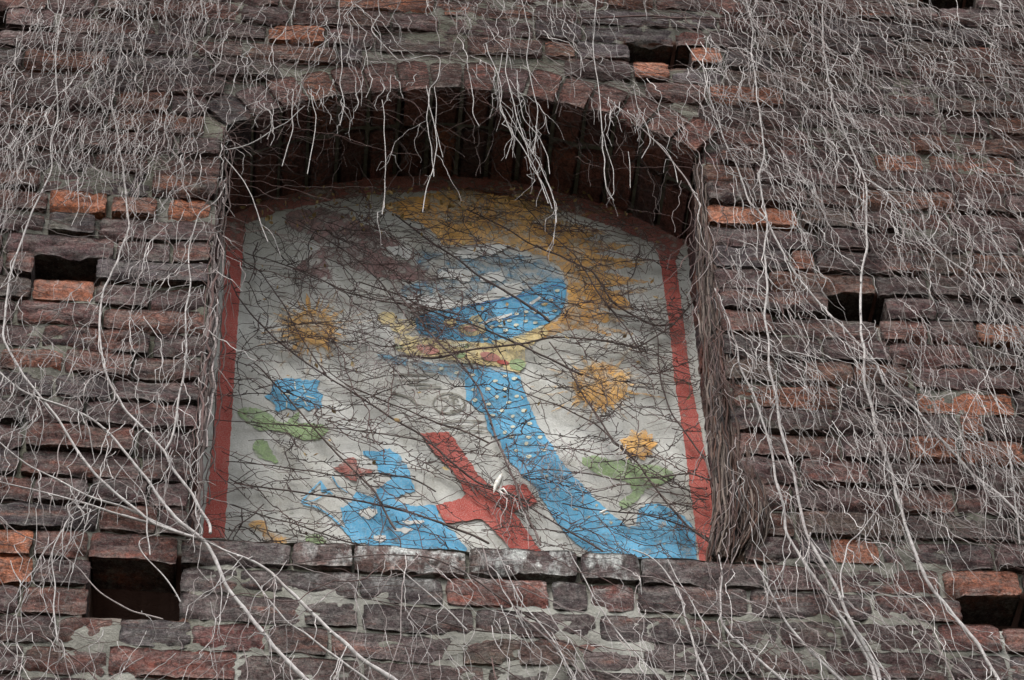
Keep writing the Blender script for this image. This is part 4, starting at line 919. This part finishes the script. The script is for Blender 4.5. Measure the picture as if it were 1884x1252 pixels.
# ---- shaggy trunk on the right jamb
def trunk():
    root = empty('shaggy_vine', tuple(pix(1350, 1020, .04)))
    tag(root, 'shaggy brown vine trunk climbing the right jamb of the niche', 'vine')
    mb = mat_bark('shaggy_bark', .6, .0)
    def strand_set(name, axis, w0, w1, n, seed_t, core=True):
        T = Tubes()
        B = np.array([pix(u, v, y) for u, v, y in axis]); d = np.concatenate([[0], np.cumsum(np.linalg.norm(np.diff(B, axis=0), axis=1))])
        m_ = int(d[-1]/.02); s = np.linspace(0, d[-1], m_); P = np.stack([np.interp(s, d, B[:, i]) for i in range(3)], 1)
        for _ in range(3): P[1:-1] = (P[:-2]+2*P[1:-1]+P[2:])/4
        W_ = np.linspace(w0, w1, m_)
        if core: T.add(P+np.array([0, .012, 0]), W_*.80*(1+.12*vnoise(P, 9)), (.085, .052, .038), 14)
        for i in range(n):
            ph = rng.uniform(0, 2*math.pi); tw = rng.normal(0, 1.6); rr = rng.uniform(.75, 1.15)
            th = ph+tw*s/d[-1]+.35*vnoise(P+rng.uniform(0, 90), 5)
            Q = P+np.stack([np.cos(th)*W_*rr, np.sin(th)*W_*rr*.75, 0*th], 1)+np.stack([vnoise(P+i*3.1, 9), vnoise(P+i*2.3+5, 9), 0*th], 1)*.011+np.stack([vnoise(P+i*3.1, 30), vnoise(P+i*2.3+5, 30), 0*th], 1)*.004
            a = rng.integers(0, m_//2); b = min(m_, a+rng.integers(m_//4, m_))
            t = [(.06, .028, .019), (.075, .048, .037), (.032, .022, .018), (.12, .095, .08)][rng.integers(0, 4)]
            T.add(Q[a:b], rng.uniform(.0006, .0030), jt(t, .3), 5)
        o = T.build(name, None, mb); o.parent = root; o.matrix_parent_inverse = Matrix.Translation(-root.location); return o
    strand_set('trunk', [(1292, 300, .03), (1298, 380, .03), (1303, 450, .03), (1308, 530, .03), (1318, 620, .03), (1330, 720, .03), (1340, 820, .03), (1346, 900, .03), (1345, 960, .03), (1338, 1034, .04)], .018, .037, 300, 0)
    strand_set('limb', [(1362, 820, .02), (1378, 880, .01), (1392, 930, .0), (1396, 970, .0), (1380, 1010, .01), (1365, 1036, .03)], .018, .026, 110, 0)
    T = Tubes()
    for i in range(150):     # loose hair round the trunk
        v = rng.uniform(330, 1010); u = 1292+(v-300)*.075+rng.normal(4, 17); p = pix(u, v, rng.uniform(-.04, .03))
        P, R = walk(p[0], p[2], p[1], rng.normal(-.08, .3), rng.uniform(.05, .25), rng.uniform(.0007, .0014), kink=.28, bow=.02)
        T.add(P, R, jt([MID, BROWN, DARK, BROWN][rng.integers(0, 4)]), 4)
    o = T.build('rootlets'); o.parent = root; o.matrix_parent_inverse = Matrix.Translation(-root.location); tag(o, kind='stuff')
trunk()
def leftbundle():
    root = empty('bundled_vine', tuple(pix(362, 985, .0)))
    tag(root, 'thin dark bundle of stems hugging the left jamb of the niche', 'vine bundle')
    T = Tubes()
    for i in range(34):
        v = rng.uniform(215, 700); pts = []
        off = rng.normal(0, 9); y = rng.uniform(-.02, .04)
        ve = min(985, v+rng.uniform(120, 500))
        while v < ve: pts.append(pix(420-(v-200)*.083+off+rng.normal(0, 3.0), v, y+rng.normal(0, .004))); v += 16
        if len(pts) > 3: T.add(pts, rng.uniform(.0010, .0036), jt([BROWN, MID, DARK][rng.integers(0, 3)]), 5)
    for i in range(90):
        v = rng.uniform(215, 960); p = pix(420-(v-200)*.083+rng.normal(0, 10), v, rng.uniform(-.04, .02))
        P, R = walk(p[0], p[2], p[1], rng.normal(0, .45), rng.uniform(.04, .18), rng.uniform(.0008, .0016), kink=.33, bow=.02); T.add(P, R, jt([MID, LIGHT, BROWN][rng.integers(0, 3)]), 4)
    o = T.build('stems'); o.parent = root; o.matrix_parent_inverse = Matrix.Translation(-root.location)
leftbundle()

for T, nm, lab in ((stuff_l, 'vine_twigs', 'tangle of pale bare twigs over the bricks left of the niche'), (stuff_r, 'vine_twigs', 'tangle of pale bare twigs over the bricks right of the niche'),
                   (stuff_t, 'vine_twigs', 'fine brown twigs matted over the bricks above the arch'), (stuff_b, 'vine_twigs', 'sparse thin twigs over the bricks below the ledge'),
                   (nich, 'mural_twigs', 'dark spurred twigs spread over the painted plaster'), (soff, 'soffit_twigs', 'fine dark twigs under the arch in the shade')):
    o = T.build(nm); tag(o, lab, 'twigs', kind='stuff')

# ---- dry leaf scraps and buds
def scraps():
    V = []; Fc = []
    def leaf(p, s):
        b = len(V); a = rng.uniform(0, 6.28); e = rng.normal(0, 1, 3); e /= np.linalg.norm(e); f = np.cross(e, rng.normal(0, 1, 3)); f /= np.linalg.norm(f); g = np.cross(e, f)
        for i, (q, w_, h) in enumerate(((-1, 0, 0), (-.4, .55, .2), (-.4, 0, 0), (-.4, -.5, .25), (.3, .45, .1), (.3, 0, -.15), (.3, -.5, .2), (1, .1, .3))): V.append(np.array(p)+s*(e*q+f*w_+g*h))
        Fc.extend([(b+i for i in t) for t in ()])
        for t in ((0, 2, 1), (0, 3, 2), (1, 2, 5, 4), (2, 3, 6, 5), (4, 5, 7), (5, 6, 7)): Fc.append(tuple(b+i for i in t))
    for _ in range(330):
        if rng.random() < .75: u, v = rng.uniform(440, 1230), 345+abs(rng.normal(0, 40))+abs(rng.uniform(440, 1230)-850)*0
        else: u, v = rng.uniform(450, 1280), rng.uniform(340, 900)
        p = pix(u, v, MY-.02-rng.uniform(0, .02))
        if in_mural(p[0], p[2]): leaf(p, rng.uniform(.003, .0095))
    b = NB('dry_leaf', .8); mt = b.out(b.mix(b.ramp(b.noise(60), .3, .7), (.42, .34, .17), (.24, .13, .045)))
    o = mesh_obj('dry_leaves', V, Fc, mt); tag(o, 'withered yellow leaf scraps caught in the twigs at the mural top', 'dead leaves', kind='stuff')
scraps()

# ---- white ribbed husk hanging over the red cross
def husk():
    root = empty('white_husk', tuple(pix(925, 870, MY-.05)))
    tag(root, 'white ribbed curled husk hanging on a twig in front of the red cross', 'husk')
    b = NB('white_husk', .8); mt = b.out(b.mix(b.ramp(b.noise(90), .4, .6), (.72, .70, .66), (.5, .47, .42)))
    T = Tubes(); A = np.array([pix(u, v, MY-.05) for u, v in ((924, 872), (918, 884), (912, 896), (908, 908))])
    d = np.linspace(0, 1, 26); P = np.stack([np.interp(d, np.linspace(0, 1, 4), A[:, i]) for i in range(3)], 1)
    T.add(P, .0062*np.sin(np.clip(d*2.9+.25, 0, 3.1))*(1+.28*np.sin(d*62)), (1, 1, 1), 8); o = T.build('body', None, mt); o.parent = root; o.matrix_parent_inverse = Matrix.Translation(-root.location)
    T = Tubes()
    for pts in (((926, 876), (922, 892), (918, 906)), ((918, 902), (926, 900), (934, 909)), ((914, 900), (922, 907), (927, 910))):
        T.add([pix(u, v, MY-.045) for u, v in pts], [.002, .0035, .001], (1, 1, 1), 6)
    o = T.build('flap', None, mt); o.parent = root; o.matrix_parent_inverse = Matrix.Translation(-root.location)
    T = Tubes(); T.add([pix(u, v, MY-.04) for u, v in ((1103, 944), (1110, 942), (1116, 938))], [.002, .004, .002], (1, 1, 1), 6); T.add([pix(u, v, MY-.04) for u, v in ((1110, 948), (1115, 944))], [.003, .001], (1, 1, 1), 6)
    o = T.build('white_fluff', None, mt); tag(o, 'tiny white tuft caught on a stem above the blue wave', 'tuft')
husk()
